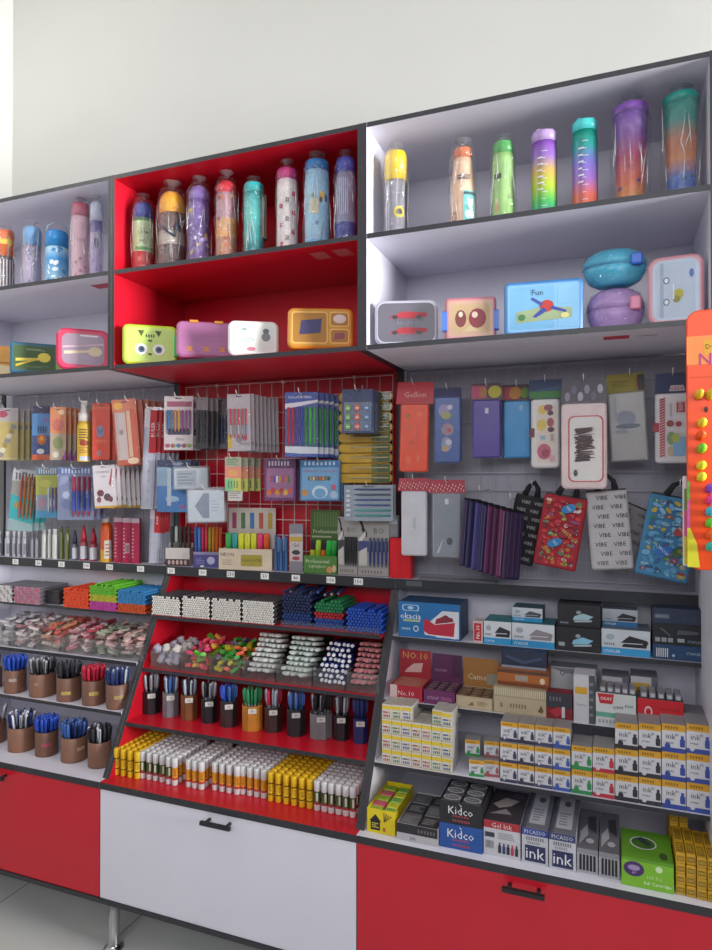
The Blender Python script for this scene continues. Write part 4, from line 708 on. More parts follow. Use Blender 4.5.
for i, (cn, c) in enumerate([('yellow-green', '#c6cc3a'), ('lime', '#a8c83a'), ('orange', '#e07a2a'), ('bright green', '#36b44a'), ('deep green', '#2f9d45')]):
    u = -.4+.8*(i+.5)/5; marker('highlighter', '%s highlighter in the green carton' % cn, 'highlighter', (P['x']+u*w*math.cos(P['rz'])-.02*math.sin(P['rz']), 2.365+u*w*math.sin(P['rz']), Z_LEDGE+.004), Zp(320, 541, 2.367)-Z_LEDGE, .0088, M(c, .35), BLK if i in (0, 2) else M(c, .35), .3, P['rz'], group='highlighters in the green carton', flat=True, ry=.06)
for i, (a, b, pc, cn) in enumerate([(338, 358, '#2a2a30', 'black'), (358, 389, '#3a4788', 'blue')]):
    P = lbox(a, b, 517+i, Y=2.355, k=.2); w, h = P['w'], P['h']; t = thing('pen_display_card', 'grey standing display card of %s pens on the ledge' % cn, 'pen display', (P['x'], 2.353, Z_LEDGE+.0006), P['rz'], 'grey pen display cards')
    m = MB(); m.bbox(-w/2, w/2, 0, .03, 0, h, M('#8f8b88'), .002); f = front(m, w, h); f.rect(0, .62, 1, 1, M('#a29d99')); f.poly([(0, .98), (.3, .75), (.3, .65), (.12, .78), (.12, .98)], M('#3a383c')); f.poly([(.02, .62), (.25, .78), (.25, .7), (.02, .52)], M('#d6d2ce')); f.text('BO', .68, .78, .10, M('#5f5c5e'), .4); f.rect(.02, .42, .98, .6, M('#3f4478' if i else '#3a3a42')); f.rect(.02, .02, .98, .14, M('#9a9590')); f.bars(.1, .05, .8, .1, 7, M('#6a6664'), .5); f.poly([(.04, .18), (.3, .18), (.3, .5), (.04, .42)], M('#bcb8b2'))
    m.build('display_card', t); pens_on(t, w, h, [M(pc)]*5, .16, .66, .34, .98, .0042, .45, -.005, M('#55597a' if i else '#3a3a40'))
P = lbox(389, 400, 519, Y=2.385, k=0); zb = Zp(394, 541, 2.385); m = MB(); m.bbox(-.028, .012, 0, .02, 0, Zp(394, 519, 2.385)-zb, M('#8d8d93', .25), .003); front(m, .04, .08, 0, -.008).rect(.1, .62, .9, .85, M('#c9c9cc')); zr = Zp(399, 538, 2.36)
o = solo(m, 'pen_box', 'small silver box standing on the red box at ledge end', 'box', (P['x']+.01, 2.36, zr+.0012), 0)
P = lbox(389.5, 411, 538, Y=2.345, k=0); m = MB(); m.bbox(-P['w']/2, P['w']/2, 0, .05, 0, zr-Z_LEDGE, M('#d21a26', .3), .002); front(m, P['w'], .1).rect(.48, 0, .5, 1, M('#b01420'))
solo(m, 'red_box', 'plain bright red box on the ledge under the white pencil case', 'box', (P['x'], 2.345, Z_LEDGE+.0006), 0)
# flat clear bag on the right ledge
m = MB(); m.bbox(-.14, .14, 0, .05, 0, .006, M('#75727c', .3), .002); top(m, .28, .05, .006).bars(.1, .3, .8, .7, 6, M('#b9a3a8'), .4); solo(m, 'flat_pouch', 'flat clear grey packet lying on the ledge below the white case', 'packet', (Xp(456, 2.345), 2.345, Z_LEDGE+.0006), 0)
# ---------------- right bay: pencil cases
def case(label, px, body, r=.018, d=.032, deco=None, header=None, hdeco=None, k=.5, edge=None, filmy=True, ry=0, clasp=None, inset=0, hname='header_card', headf=.0):
    P = place(*px[:5], k=k); w, h = P['w'], P['h']; t = thing('pencil_case', label, 'pencil case', (P['x'], P['Y'], P['zb']), P['rz'], 'pencil cases hanging on the right', ry=ry)
    m = MB(); m.rr(w, h, r, [(0, .006), (.003, .0015), (.007, 0), (d*.5, 0)], body, n=5)
    f = front(m, w-.012, h-.012, 0, 0, .006)
    if deco: deco(f)
    m.build('lid', t); m = MB(); m.rr(w*.985, h*.99, r, [(d*.52, 0), (d*.93, 0), (d, .006)], edge or body, n=5, cz=h/2); m.build('case_body', t)
    if clasp: m = MB(); m.box(-w/2-.006, -w/2+.012, -.002, d*.6, h*.44, h*.57, clasp); m.build('clasp', t)
    zt = h
    if header:
        hm, hh, hw = header; m = MB(); m.loft([[(-w*hw/2, -.001, h*.985), (w*hw/2, -.001, h*.985), (w*hw/2, .004, h*.985), (-w*hw/2, .004, h*.985)], [(-w*hw*.47, d*.3, h+hh), (w*hw*.47, d*.3, h+hh), (w*hw*.47, d*.3+.004, h+hh), (-w*hw*.47, d*.3+.004, h+hh)]], hm)
        sl = (d*.3+.001)/(hh+h*.015)
        if hdeco: hdeco(Dec(m, lambda a, b, l: (-w*hw/2+a, -.001+b*sl-l-.0004, h*.985+b), w*hw, hh))
        m.build(hname, t); zt = h+hh
    if filmy: m = MB(); m.rr(w*1.06, h*1.03, r*.6, [(-.004, .006), (-.002, 0), (d+.003, 0), (d+.005, .006)], SLEEVE, n=3, cz=h*.5); m.build('plastic_bag', t)
    hook(P['x'], P['zb']+zt*.985, P['Y']-.004, 'the '+label); return t, P
case('bright orange pencil case under red card header', (399, 428, 403, 472, 2.27), M('#e8481e', .35), .012, .035, lambda f: (f.ell(.25, .83, .09, .03, M('#a07a2a')), f.ell(.7, .86, .13, .05, M('#f0693a')), f.ell(.28, .66, .05, .02, M('#b8752a')), f.bars(.6, .42, .66, .62, 5, M('#b0401f'), .5, False), f.bars(.2, .1, .4, .2, 3, M('#f07a4f'), .5, False), f.bars(.62, .12, .72, .22, 3, M('#e0a070'), .5, False), f.ell(.4, .42, .1, .02, M('#c05a2a'), rot=.7)), (M('#b31f2c', .35), .075, 1.3), lambda d: d.text('Gellon', .5, .45, .28, M('#e0a8a4'), .7), edge=M('#a9b4c4', .2), ry=.02)
case('blue pencil case with pale figures, next to the orange one', (434, 461, 396, 463, 2.28), M('#3f5a9a', .3), .012, .035, lambda f: (f.ell(.35, .80, .24, .10, M('#9a8fb8')), f.ell(.45, .72, .2, .06, M('#a9a86a')), f.ell(.6, .85, .12, .04, M('#c4c0d0')), f.ell(.5, .5, .26, .10, M('#a08898')), f.ell(.58, .49, .09, .035, M('#a8585a')), f.ell(.45, .27, .22, .12, M('#8f95b8')), f.ell(.4, .2, .16, .05, M('#b89a7a')), f.ell(.55, .3, .14, .05, M('#c9c6d4'))), (M('#4a4a6a', .3), .03, 1.05), None, edge=M('#6a5f8a', .3))
case('plain purple pencil case with small white price sticker', (472, 501, 399, 458, 2.29), M('#4b3392', .35), .004, .03, lambda f: f.rect(.45, .77, .58, .87, M('#c9c4d4')), (M('#5a4a52'), .055, 1.15), lambda d: (d.rect(.05, .1, .5, .9, M('#b0506a')), d.ell(.75, .5, .2, .4, M('#b0a83a')), d.ell(.4, .5, .12, .35, M('#a8704a'))), filmy=True)
case('plain sky blue pencil case beside the purple one', (503, 531, 400, 458, 2.345), M('#2f92cf', .35), .004, .03, lambda f: f.rect(.6, .84, .74, .94, M('#8fb8d4')), (M('#55424a'), .055, 1.15), lambda d: (d.rect(.02, .1, .4, .9, M('#a84a4f')), d.ell(.45, .5, .2, .4, M('#b87a3a')), d.ell(.75, .5, .14, .35, M('#6a8a3a'))))
def d_fair(f):
    f.rr(.15, .05, .9, .93, .01, M('#dccdc4')); f.ell(.4, .85, .18, .07, M('#d8b85a')); f.ell(.62, .88, .18, .05, M('#8d4a5a')); f.ell(.7, .8, .12, .04, M('#5a3f44')); f.ell(.35, .62, .2, .09, M('#d9bf62')); f.ell(.7, .66, .14, .07, M('#a8565c')); f.ell(.72, .55, .14, .04, M('#5d3a44')); f.rect(.3, .4, .5, .46, M('#8fb0c4')); f.ell(.45, .22, .28, .12, M('#c0607a')); f.ell(.5, .2, .16, .06, M('#a03f55')); f.ell(.75, .12, .12, .05, M('#d8a0a8')); f.bars(.7, .38, .85, .48, 4, M('#8d7f7a'), .5, False)
case('white pencil case with red and yellow pictures, green header', (531, 560, 398, 468, 2.29), M('#dcd6d4', .35), .014, .03, d_fair, (M('#2c3a5c'), .062, 1.2), lambda d: (d.rect(.04, .04, .96, .42, M('#3f7a3f')), d.poly([(.04, .42), (.96, .42), (.96, .75)], M('#35506a'))), clasp=M('#6a2f3f'))
def d_graf(f):
    f.rr(.12, .06, .97, .86, .018, M('#c45a55')); f.rr(.16, .075, .93, .845, .016, M('#dcd9d6'))
    R = random.Random(4)
    for i in range(20): f.poly([(.36+R.uniform(-.1, .02), .30+.02*i), (.72+R.uniform(-.08, .08), .32+.02*i+R.uniform(-.02, .02)), (.68+R.uniform(-.06, .08), .305+.02*i+.034), (.33+R.uniform(-.08, .05), .325+.02*i)], M(['#33262a', '#4a2f33', '#3a3034', '#5a3a3a'][i % 4]))
    f.ell(.3, .17, .05, .04, M('#4a4a44'))
case('large white pencil case with pink edge and dark lettering', (561, 607, 402, 489, 2.22), M('#dcc8c8', .35), .016, .04, d_graf, (M('#4a4550', .3), .075, 1.02), lambda d: [d.ell(.15+.14*i, .3+.3*(i % 2), .06, .2, M(['#8d8a9a', '#6a6878', '#a9a6b4'][i % 3])) for i in range(6)], edge=M('#c97a78', .3))
def d_spoon(f): f.ell(.45, .62, .3, .12, M('#8d93a4')); f.ell(.5, .5, .38, .04, M('#6f7686')); f.rect(.12, .6, .2, .95, M('#9a9ea8')); f.ell(.3, .42, .2, .03, M('#8a90a0'))
case('frosted grey pencil case under olive header', (611, 649, 391, 461, 2.30), M('#a5a5a4', .3), .006, .035, d_spoon, (M('#8a7f2f'), .058, 1.05), lambda d: (d.poly([(.7, .1), (.78, .5), (.72, .9), (.85, .5)], M('#9a4a2a')), d.bars(.15, .3, .6, .7, 3, M('#6a6228'), .4, False), d.rect(.8, .05, .98, .95, M('#3a3a3a'))), ry=-.05)
def d_red(f):
    f.rect(.08, .06, .26, .94, M('#c9a6a8'))
    for i in range(22): f.poly([(.08, .06+.04*i), (.26, .09+.04*i), (.26, .108+.04*i), (.08, .078+.04*i)], M('#b3283a'))
    f.rect(.62, .72, .88, .87, M('#b3283a')); f.text('TEEN', .75, .795, .06, M('#e0d0d0'), .2, rot=PI/2); f.ell(.42, .56, .12, .05, M('#8d4a44')); f.ell(.68, .55, .1, .04, M('#a03a44')); f.ell(.45, .34, .14, .1, M('#7d9a6a')); f.rect(.5, .08, .9, .36, M('#7aa6c8')); f.ell(.6, .34, .14, .07, M('#a8b45a')); f.ell(.42, .15, .1, .07, M('#b8a58a')); f.bars(.4, .66, .48, .86, 3, M('#8d8088'), .4)
case('white pencil case with red diagonal stripe and field picture', (655, 691, 392, 463, 2.26), M('#d2ced0', .3), .012, .035, d_red, (M('#2a3558'), .06, 1.0), lambda d: (d.poly([(.4, .1), (.85, .1), (.8, .4), (.45, .4)], M('#b9aeb6')), d.text('case', .62, .25, .2, M('#a03a4a'), .35)), clasp=M('#a0243a'))
def reddots(d):
    R = random.Random(2)
    for i in range(26): d.ell(.04+.037*i, .2+.6*((i*7) % 5)/5, .014, .1, M('#d8a8ac'), 7)
case('opaque white pencil case under red dotted header, lower row', (401, 427, 490, 556, 2.27), M('#c9c8d0', .35), .010, .04, lambda f: (f.bars(.45, .42, .5, .58, 6, M('#85858f'), .5, False), f.text('Pencil Box', .56, .5, .05, M('#85858f'), .2, rot=-PI/2)), (M('#a83644'), .042, 1.25), reddots, edge=M('#a9a9b4'), filmy=False)
case('clear grey pencil case under red dotted header, lower row', (432, 461, 492, 558, 2.27), M('#8f949e', .15), .010, .04, lambda f: (f.rect(.44, .83, .58, .92, M('#c9ccd2')), f.ell(.62, .24, .12, .06, M('#4a4f58')), f.poly([(.1, .05), (.4, .3), (.2, .05)], M('#b9bdc6')), f.rect(.3, .3, .8, .8, M('#858b96'))), (M('#a02f3d'), .042, 1.28), reddots, edge=M('#a4a7b0', .2))
# ---------------- right bay: fabric pouches
def pouch(label, cx, cy, w, h, Y, ry, base, deco, rz=0, strap=True, d=.016, hk=True):
    x = Xp(cx, Y); z = Zp(cx, cy, Y); t = thing('pencil_pouch', label, 'pouch', (x, Y, z), rz, 'fabric pouches hanging in the lower right row', ry=ry)
    m = MB(); m.rr(w, h, .008, [(-d/2, .007), (-d*.3, .002), (0, 0), (d*.3, .002), (d/2, .007)], base, n=3, cz=0)
    deco(front(m, w-.014, h-.014, -d/2, 0, -h/2+.007)); m.build('pouch_body', t)
    m = MB(); m.box(-w*.47, w*.47, -.003, .003, h/2-.002, h/2+.004, BLK); m.build('zipper', t)
    if strap: m = MB(); m.tube([(-w*.2, 0, h/2+.002), (-w*.1, 0, h/2+.035), (w*.05, 0, h/2+.05), (w*.2, 0, h/2+.03), (w*.22, 0, h/2+.002)], [.012, .009, .008, .009, .012], M('#17171b', .8), 6); m.build('strap', t)
    if hk: hook(x+(h/2+.04)*math.sin(ry), z+(h/2+.04)*math.cos(ry), Y-.02, 'the '+label)
def stripes(cols):
    def f(F):
        for i in range(9): F.rect(.02+.11*i, 0, .02+.11*i+random.choice([.03, .05, .08]), 1, cols[i % len(cols)])
    return f
for i in range(8):
    pc = [M('#6f6a8c'), M('#35305a'), M('#4a4a86'), M('#8a86a8'), M('#55406f'), M('#7a2f5a'), M('#8d8296'), M('#5a2a50')]
    pouch('thin striped %s pouch, %s from left in the purple fanned bunch' % (['purple', 'navy', 'violet', 'navy', 'magenta', 'plum', 'magenta', 'dark purple'][i], ORD[i]), 470+6.1*i, 533+1.8*i, .085, .225, 2.255+.004*(i % 2), .11, [M('#3f3050'), M('#2f2f55'), M('#453f78'), M('#2f2a55'), M('#5a2550'), M('#4a2344'), M('#6a2a55'), M('#35284a')][i], stripes([pc[(i+k) % 8] for k in range(3)]), 1.0, False, .012, i in (1, 6))
def words_on(txt, col, rows, cols_, hf=.05, off=.5):
    def f(F):
        for j in range(rows):
            for i in range(cols_):
                u = (i+.5+(.5 if j % 2 else 0)*off)/cols_
                if u < .9: F.text(txt, u, (j+.5)/rows, hf, col, .42)
    return f
pouch('black pouch with pale scattered lettering', 524, 530, .10, .235, 2.355, .19, M('#1d1c22', .8), words_on('VIBE', M('#a9a4a8'), 8, 2, .05))
def comic(seed, base_cols, words):
    def f(F):
        R = random.Random(seed)
        F.st = .00005
        for j in range(14):
            for i in range(6):
                u, v = (i+.5+R.uniform(-.35, .35))/6, (j+.5+R.uniform(-.35, .35))/14; u, v = min(.9, max(.1, u)), min(.95, max(.05, v)); c = R.choice(base_cols)
                if R.random() < .3: F.rr(u-.08, v-.018, u+.08, v+.018, .002, c)
                else: F.ell(u, v, R.uniform(.05, .1), R.uniform(.018, .034), c, 10, R.uniform(-.9, .9))
                if R.random() < .6: F.ell(u, v, R.uniform(.02, .05), .01, R.choice(base_cols), 8, R.uniform(-1, 1))
                if R.random() < .3: F.ell(u+.03, v-.02, .012, .006, M('#d8d0cc'), 6)
        for tx, u, v, hf, c, bg in words:
            F.ell(u, v, .2, .06, bg, 14, .5); F.text(tx, u, v, hf, c, .3, rot=-.6)
    return f
pouch('red comic-print pouch with blue speech badges', 560, 532, .135, .235, 2.26, .17, M('#9c1c2a', .7), comic(3, [M('#b0662a'), M('#3f7a5a'), M('#7d3f6a'), M('#c9b0a8'), M('#8f8a3a'), M('#6a1f2a'), M('#c02a35'), M('#a81f2c'), M('#b32530')], [('YES', .62, .86, .035, M('#cfe0ea'), M('#2a78b0')), ('YES', .42, .34, .035, M('#cfe0ea'), M('#2a78b0')), ('HOT', .68, .5, .05, M('#cfc03a'), M('#8f1f2a'))]))
pouch('silver pouch with black lettering, behind and askew', 622, 537, .125, .22, 2.385, .42, M('#8d8a90', .6), words_on('VIBE', M('#2f2d33'), 7, 2, .055), strap=False, hk=False)
pouch('silver pouch with black lettering, in front', 609, 530, .125, .25, 2.27, -.08, M('#aeabae', .55), words_on('VIBE', M('#2a282e'), 8, 2, .055))
pouch('blue comic-print pouch near the orange pen card', 668, 538, .15, .255, 2.27, .19, M('#3f7fa8', .7), comic(8, [M('#2f5f8a'), M('#5f9ac0'), M('#8f3a3f'), M('#3f7a5a'), M('#6aa0c4'), M('#b0983a'), M('#2a4a6f'), M('#4a8fb8'), M('#7fb0cc')], [('WOW', .45, .33, .04, M('#c9e0f0'), M('#2a68b0')), ('WOW', .75, .62, .035, M('#d8c0b8'), M('#a03a44')), ('GO', .8, .36, .04, M('#c9b83a'), M('#3f5a3a'))]))
# ---------------- near orange pen card
Y = 1.90; xl = Xp(687, Y); z0, z1 = Zp(700, 570, Y), Zp(700, 310, Y); w, h = .22, z1-z0; xc = xl+w/2
t = thing('hanging_pen_card', 'large orange hanging card of neon ball-topped pens at right edge', 'pen display', (xc, Y, z0), 0)
m = MB(); m.rr(w, h, .03, [(0, .003), (.002, 0), (.012, 0), (.014, .003)], M('#e94a0a', .35)); f = front(m, w, h)
f.rect(.004, .79, .996, .90, M('#ef8d4a')); f.rr(.18, .83, .6, .885, .003, M('#dfa02a')); f.text('DO', .26, .857, .022, M('#5a3a1a'), .12); f.text('NI', .22, .81, .045, M('#b03a78'), .2)
f.rect(.03, .74, .97, .742, M('#d0480f')); f.poly([(.0, .01), (.13, .01), (.10, .10), (.03, .16), (0, .16)], M('#d6cf2a')); f.poly([(0, .16), (.03, .16), (.03, .27), (0, .27)], M('#d860a0')); f.poly([(0, .27), (.03, .27), (.03, .34), (0, .34)], M('#6aa84a'))
f.ell(.2, (570-410)/260., .022, .012, M('#3a1a10'), 10); m.build('card', t)
hook(xc, z1+.012, Y-.002, 'the large orange pen card', 2.0-.001)
m = MB(); zz0, zz1 = Zp(684, 566, 1.925), Zp(684, 476, 1.925); m.rr(.16, zz1-zz0, .004, [(0, .001), (.0015, 0), (.004, 0)], M('#d8d4d6', .5)); f = front(m, .16, zz1-zz0); f.rect(.02, .62, .2, .86, M('#62a050')); f.rect(.02, .33, .2, .62, M('#d85a9a')); f.rect(.02, .02, .2, .33, M('#d2cc30'))
solo(m, 'sticky_note_card', 'white-edged card with green, pink and yellow blocks behind the orange card', 'card', (Xp(682.5, 1.925)+.08, 1.925, zz0), 0)
tips = [(699, 395.6, 'yellow', '#e0b82a', 'top of left column'), (710, 395.6, 'yellow', '#e0b82a', 'top of right column'), (701.4, 424, 'yellow', '#e6c22a', 'second in left column'), (700.5, 436.5, 'orange', '#f0591a', 'third in left column'), (701, 449.5, 'green', '#7fc02a', 'fourth in left column'), (700.5, 466.6, 'lemon', '#e6d82a', 'fifth in left column'), (700.5, 478, 'lemon', '#e6d82a', 'lowest in left column'),
        (709, 489.5, 'purple', '#8a4ac0', 'second in right column'), (709, 501, 'pink', '#ec3f86', 'third in right column'), (709, 512.5, 'blue', '#3fb0d0', 'fourth in right column'), (709, 524, 'lime green', '#62cc3a', 'fifth in right column'), (709, 535.5, 'orange', '#f0611e', 'sixth in right column'), (709, 547.5, 'teal', '#35b8a0', 'lowest in right column')]
for px, py, cn, c, wh in tips:
    m = MB(); m.lathe([(.0035, -.012), (.0085, -.006), (.0115, .006), (.0105, .014), (.006, .021), (.002, .024)], M(c, .35), 12); ml = solo(m, 'ball_top_pen', '%s ball-topped pen in the orange card, %s' % (cn, wh), 'pen', (Xp(px, Y-.008), Y-.0095, Zp(px, py, Y-.008)), 0, 'ball-topped pens in the orange card', ry=.45, rx=1.0)
# ================================================================ LOWER DISPLAY, LEFT AND CENTRE
def atZ(px, py, Z):
    r = ray(px, py); k = (Z-CZ)/r[2]; return r[0]*k, r[1]*k
class Stock:
    """one mesh, many individual things that share it"""
    def __init__(s, mb, name, cat): s.mb = mb; s.name = name; s.cat = cat; s.src = None
    def put(s, loc, label, group, rot=None, d=None):
        if s.src is None: o = s.src = s.mb.build(s.name)
        else: o = s.src.copy(); COL.objects.link(o)
        o.location = loc; tag(o, label, s.cat, group)
        if d is not None: orient(o, d)
        elif rot: o.rotation_euler = rot
        return o
def rod(r, L, body, end, lead=None, n=7):
    m = MB(); mats = []
    rings = [[(r*math.cos(2*PI*k/n+.3), y, r*math.sin(2*PI*k/n+.3)) for k in range(n)] for y in (0, .004, L)]
    m.loft(rings, body, False, mats=[end, body])
    if lead: m.add([(r*.35*math.cos(2*PI*k/6), -.0003, r*.35*math.sin(2*PI*k/6)) for k in range(6)], [tuple(range(6))], lead)
    return m
def rows_of(px0, px1, ytop, Y, z, r):
    x0, x1 = Xp(px0, Y), Xp(px1, Y); nc = max(1, int((x1-x0)/(2*r+.0003))); nr = max(1, int(round((Zp((px0+px1)/2, ytop, Y)-z)/(2*r*.9))))
    for j in range(nr):
        for i in range(nc-(j % 2)): yield j, i, nr, nc, x0+r+(x1-x0-2*r)*((i+.5*(j % 2))/max(1, nc-1)), z+r+.0008+j*2*r*.9
# --- white pencils: four blocks on the top shelf of the red unit
R0 = .0047; Yw = 2.228; zs = SHZ['centre'][0]
whites = [(152, 180.5, 596), (182, 210, 597), (211.5, 241, 599), (242, 274, 602)]
wp = Stock(rod(R0*.92, .175, M('#57555a'), M('#e9e6df', .5), M('#8d8a86')), 'pencil', 'pencil'); left = MB(); cnt = 0
for b in (3, 2, 1, 0):
    px0, px1, yt = whites[b]
    for j, i, nr, nc, x, z in rows_of(px0, px1, yt, Yw, zs, R0):
        if j == nr-1 and random.random() < .3: continue
        y = Yw+random.uniform(-.0015, .0015)
        if cnt < 300: wp.put((x, y, z), 'white-ended pencil in the %s white block on the top red shelf' % ['leftmost', 'second', 'third', 'rightmost'][b], 'white pencils, %s block' % ['leftmost', 'second', 'third', 'rightmost'][b]); cnt += 1
        else:
            left.T = Matrix.Translation((x, y, z)); q = rod(R0*.92, .175, M('#57555a'), M('#e9e6df', .5)); left.add(q.v, [f for f, k in zip(q.f, q.m) if k == 0], q.mats[0]); left.add(q.v, [f for f, k in zip(q.f, q.m) if k == 1], q.mats[1]); left.T = None
if left.v: tag(left.build('white_pencils'), 'remaining white-ended pencils of the leftmost white blocks', 'pencils', kind='stuff')
# --- bright sticks on the left shelf
R1 = .0051; Yl = 2.232; zl1 = SHZ['left'][0]
def block(px0, px1, layers, label, Y=Yl, z=zl1, r=R1, L=.17, name='colour_pencil', cat='colour pencil', ytop=588, dark=.0):
    st = {}
    for j, i, nr, nc, x, zz in rows_of(px0, px1, ytop, Y, z, r):
        f = (j+.5)/nr; cn, c = [(q[1], q[2]) for q in layers if f >= q[0]][-1]
        if j == nr-1 and random.random() < .35: continue
        if c not in st: st[c] = Stock(rod(r*.93, L, M(c), M(c), BLK), name, cat)
        st[c].put((x, Y+random.uniform(-.0018, .0018), zz), '%s %s %s' % (cn, name.replace('_', ' '), label), '%s %ss %s' % (cn, name.replace('_', ' '), label))
block(63.5, 89, [(0, 'neon orange', '#f2562e')], 'in the left neon block of the corner shelf', ytop=589)
block(89.5, 117, [(0, 'magenta', '#c94aa8'), (.36, 'yellow', '#c6c23a'), (.56, 'lime green', '#6fc436')], 'in the middle neon block of the corner shelf', ytop=585)
block(117.5, 146, [(0, 'deep orange', '#d85a2a'), (.45, 'sky blue', '#3f8fcc')], 'in the right neon block of the corner shelf', ytop=592)
lm = MB()
for px0, px1, yt, c in ((-6, 13, 586, '#d6d2d0'), (14, 40, 588, '#c0748c')):
    for j, i, nr, nc, x, zz in rows_of(px0, px1, yt, Yl, zl1, R1):
        q = rod(R1, .17, M('#77747c'), M(c if (i+j) % 4 else '#a49aa4')); lm.T = Matrix.Translation((x, Yl+random.uniform(-.002, .002), zz))
        for k in (0, 1): lm.add(q.v, [f for f, mm in zip(q.f, q.m) if mm == k], q.mats[k])
lm.T = None; tag(lm.build('colour_pencils'), 'white and pink pencil bundles at far left of the corner shelf', 'pencils', kind='stuff')
m = MB(); m.bbox(-.038, .038, 0, .12, 0, .06, M('#2d2b31'), .003); front(m, .11, .06).bars(.1, .2, .9, .8, 3, M('#3d3a42'), .4, False); solo(m, 'dark_box', 'dark box between the pink and neon bundles', 'box', (Xp(53, 2.27), 2.27, zl1+.0006))
# --- dark pens on the right end of the same shelf
block(282, 312, [(0, 'deep blue', '#22407f'), (.35, 'navy', '#1f2c55')], 'in the navy block right of the white pencils', Y=2.25, z=zs, r=.0064, L=.14, name='felt_pen', cat='felt pen', ytop=592)
block(314, 344, [(0, 'blue', '#2a4f9f'), (.3, 'red', '#b3202f'), (.6, 'green', '#1f7a4a')], 'in the green-topped block between navy and blue', Y=2.25, z=zs, r=.0064, L=.14, name='felt_pen', cat='felt pen', ytop=599)
block(346, 383, [(0, 'bright blue', '#2352b8')], 'in the bright blue block at the right end', Y=2.235, z=zs, r=.0058, L=.14, name='felt_pen', cat='felt pen', ytop=610)
sp = [Stock(rod(.005, .14, M(c), M(c2)), 'felt_pen', 'felt pen') for c, c2 in (('#25335f', '#8d93a8'), ('#2a2a30', '#9a9aa0'), ('#1f3a7a', '#4a68a8'))]
for i in range(9):
    px = 285+6.8*i; sp[i % 3].put((Xp(px, 2.30), 2.29, zs+.115+.004*(i % 3)), 'loose dark pen lying on top of the block, %s from left' % ORD[i], 'loose pens on the dark blocks', (.12, 0, .12*((i % 3)-1)))
m = MB(); xa, xb = Xp(281, 2.228), -.780; m.box(xa, xb, 2.224, 2.2265, zs+.0006, zs+.022, CLEAR); solo(m, 'clear_lip', 'clear plastic lip in front of the dark pen blocks', 'shelf lip')
# --- clear bins
def bin_(label, px0, px1, Y, z, h=.07, d=.2):
    x0, x1 = Xp(px0, Y)+.001, Xp(px1, Y)-.001; t = thing('clear_bin', label, 'bin', ((x0+x1)/2, Y, z+.0006), 0, 'clear bins'); w = x1-x0
    m = MB(); m.box(-w/2, w/2, 0, .002, 0, h, CLEAR); m.build('front_panel', t)
    for s in (-1, 1): m = MB(); m.box(s*w/2-(.002 if s > 0 else 0), s*w/2+(.002 if s < 0 else 0), .002, d, 0, h, CLEAR); m.build('side_panel', t)
    m = MB(); m.box(-w/2, w/2, .002, d, 0, .002, CLEAR); m.build('base_panel', t); return x0, x1
PK = {}
def packet(c, c2):
    if (c, c2) not in PK:
        m = MB(); a, b = .024, .016; m.loft([[(-a, -b*.6, 0), (a, -b*.6, 0), (a, b*.6, 0), (-a, b*.6, 0)], [(-a*.8, -b, .006), (a*.8, -b, .006), (a*.8, b, .006), (-a*.8, b, .006)], [(-a, -b*.6, .013), (a, -b*.6, .013), (a, b*.6, .013), (-a, b*.6, .013)]], M(c, .3)); top(m, .03, .016, .0131, -.008).rect(.2, .1, .8, .9, M(c2)); PK[(c, c2)] = Stock(m, 'wrapped_eraser', 'eraser')
    return PK[(c, c2)]
Yb = ysl(SHZ['left'][1])+.006; zb = SHZ['left'][1]
pal = [[('#c9c6c8', '#a8a4aa'), ('#bdb9bd', '#9a8f98')], [('#c5b9bb', '#b0707c'), ('#d0c6c6', '#9a8a8d'), ('#a87d84', '#d0c8c8')], [('#c98a6a', '#b04f42'), ('#cdbcae', '#7f9a6a'), ('#c0645a', '#d8ccc4')], [('#c08a92', '#b0404f'), ('#d8c8c8', '#b05a66'), ('#b8505f', '#e0d4d4')], [('#b9bca8', '#6a8a5a'), ('#c4a0a0', '#b06a70'), ('#8d9a80', '#c9c4b8')], [('#d0a8a4', '#c07a7a'), ('#d8bcb4', '#c9908a'), ('#cfc0b8', '#b88078')]]
cn = ['white', 'dusty pink', 'orange and green', 'red and white', 'green and pink', 'pale pink']
R = random.Random(15)
for b, (p0, p1) in enumerate([(-14, 9.5), (10.5, 35), (36, 60.5), (61.5, 88), (89, 114), (115, 144)]):
    x0, x1 = bin_('clear bin of %s wrapped erasers, %s from the left wall' % (cn[b], ORD[b]), p0, p1, Yb, zb)
    for k in range(50):
        ci, yi, lay = k % 2, (k//2) % 5, k//10; x = (x0+x1)/2+(ci-.5)*(x1-x0-.068)+R.uniform(-.004, .004); y = Yb+.034+yi*.036+R.uniform(-.004, .004)+.01*(lay % 2); z = zb+.014+lay*.0155+yi*.006+R.uniform(0, .003)
        packet(*R.choice(pal[b])).put((x, y, z), 'small wrapped eraser in the bin of %s packets' % cn[b], 'wrapped erasers in the %s bin' % cn[b], (R.uniform(-.5, .6), R.uniform(-.35, .35), R.uniform(0, 6.2)))
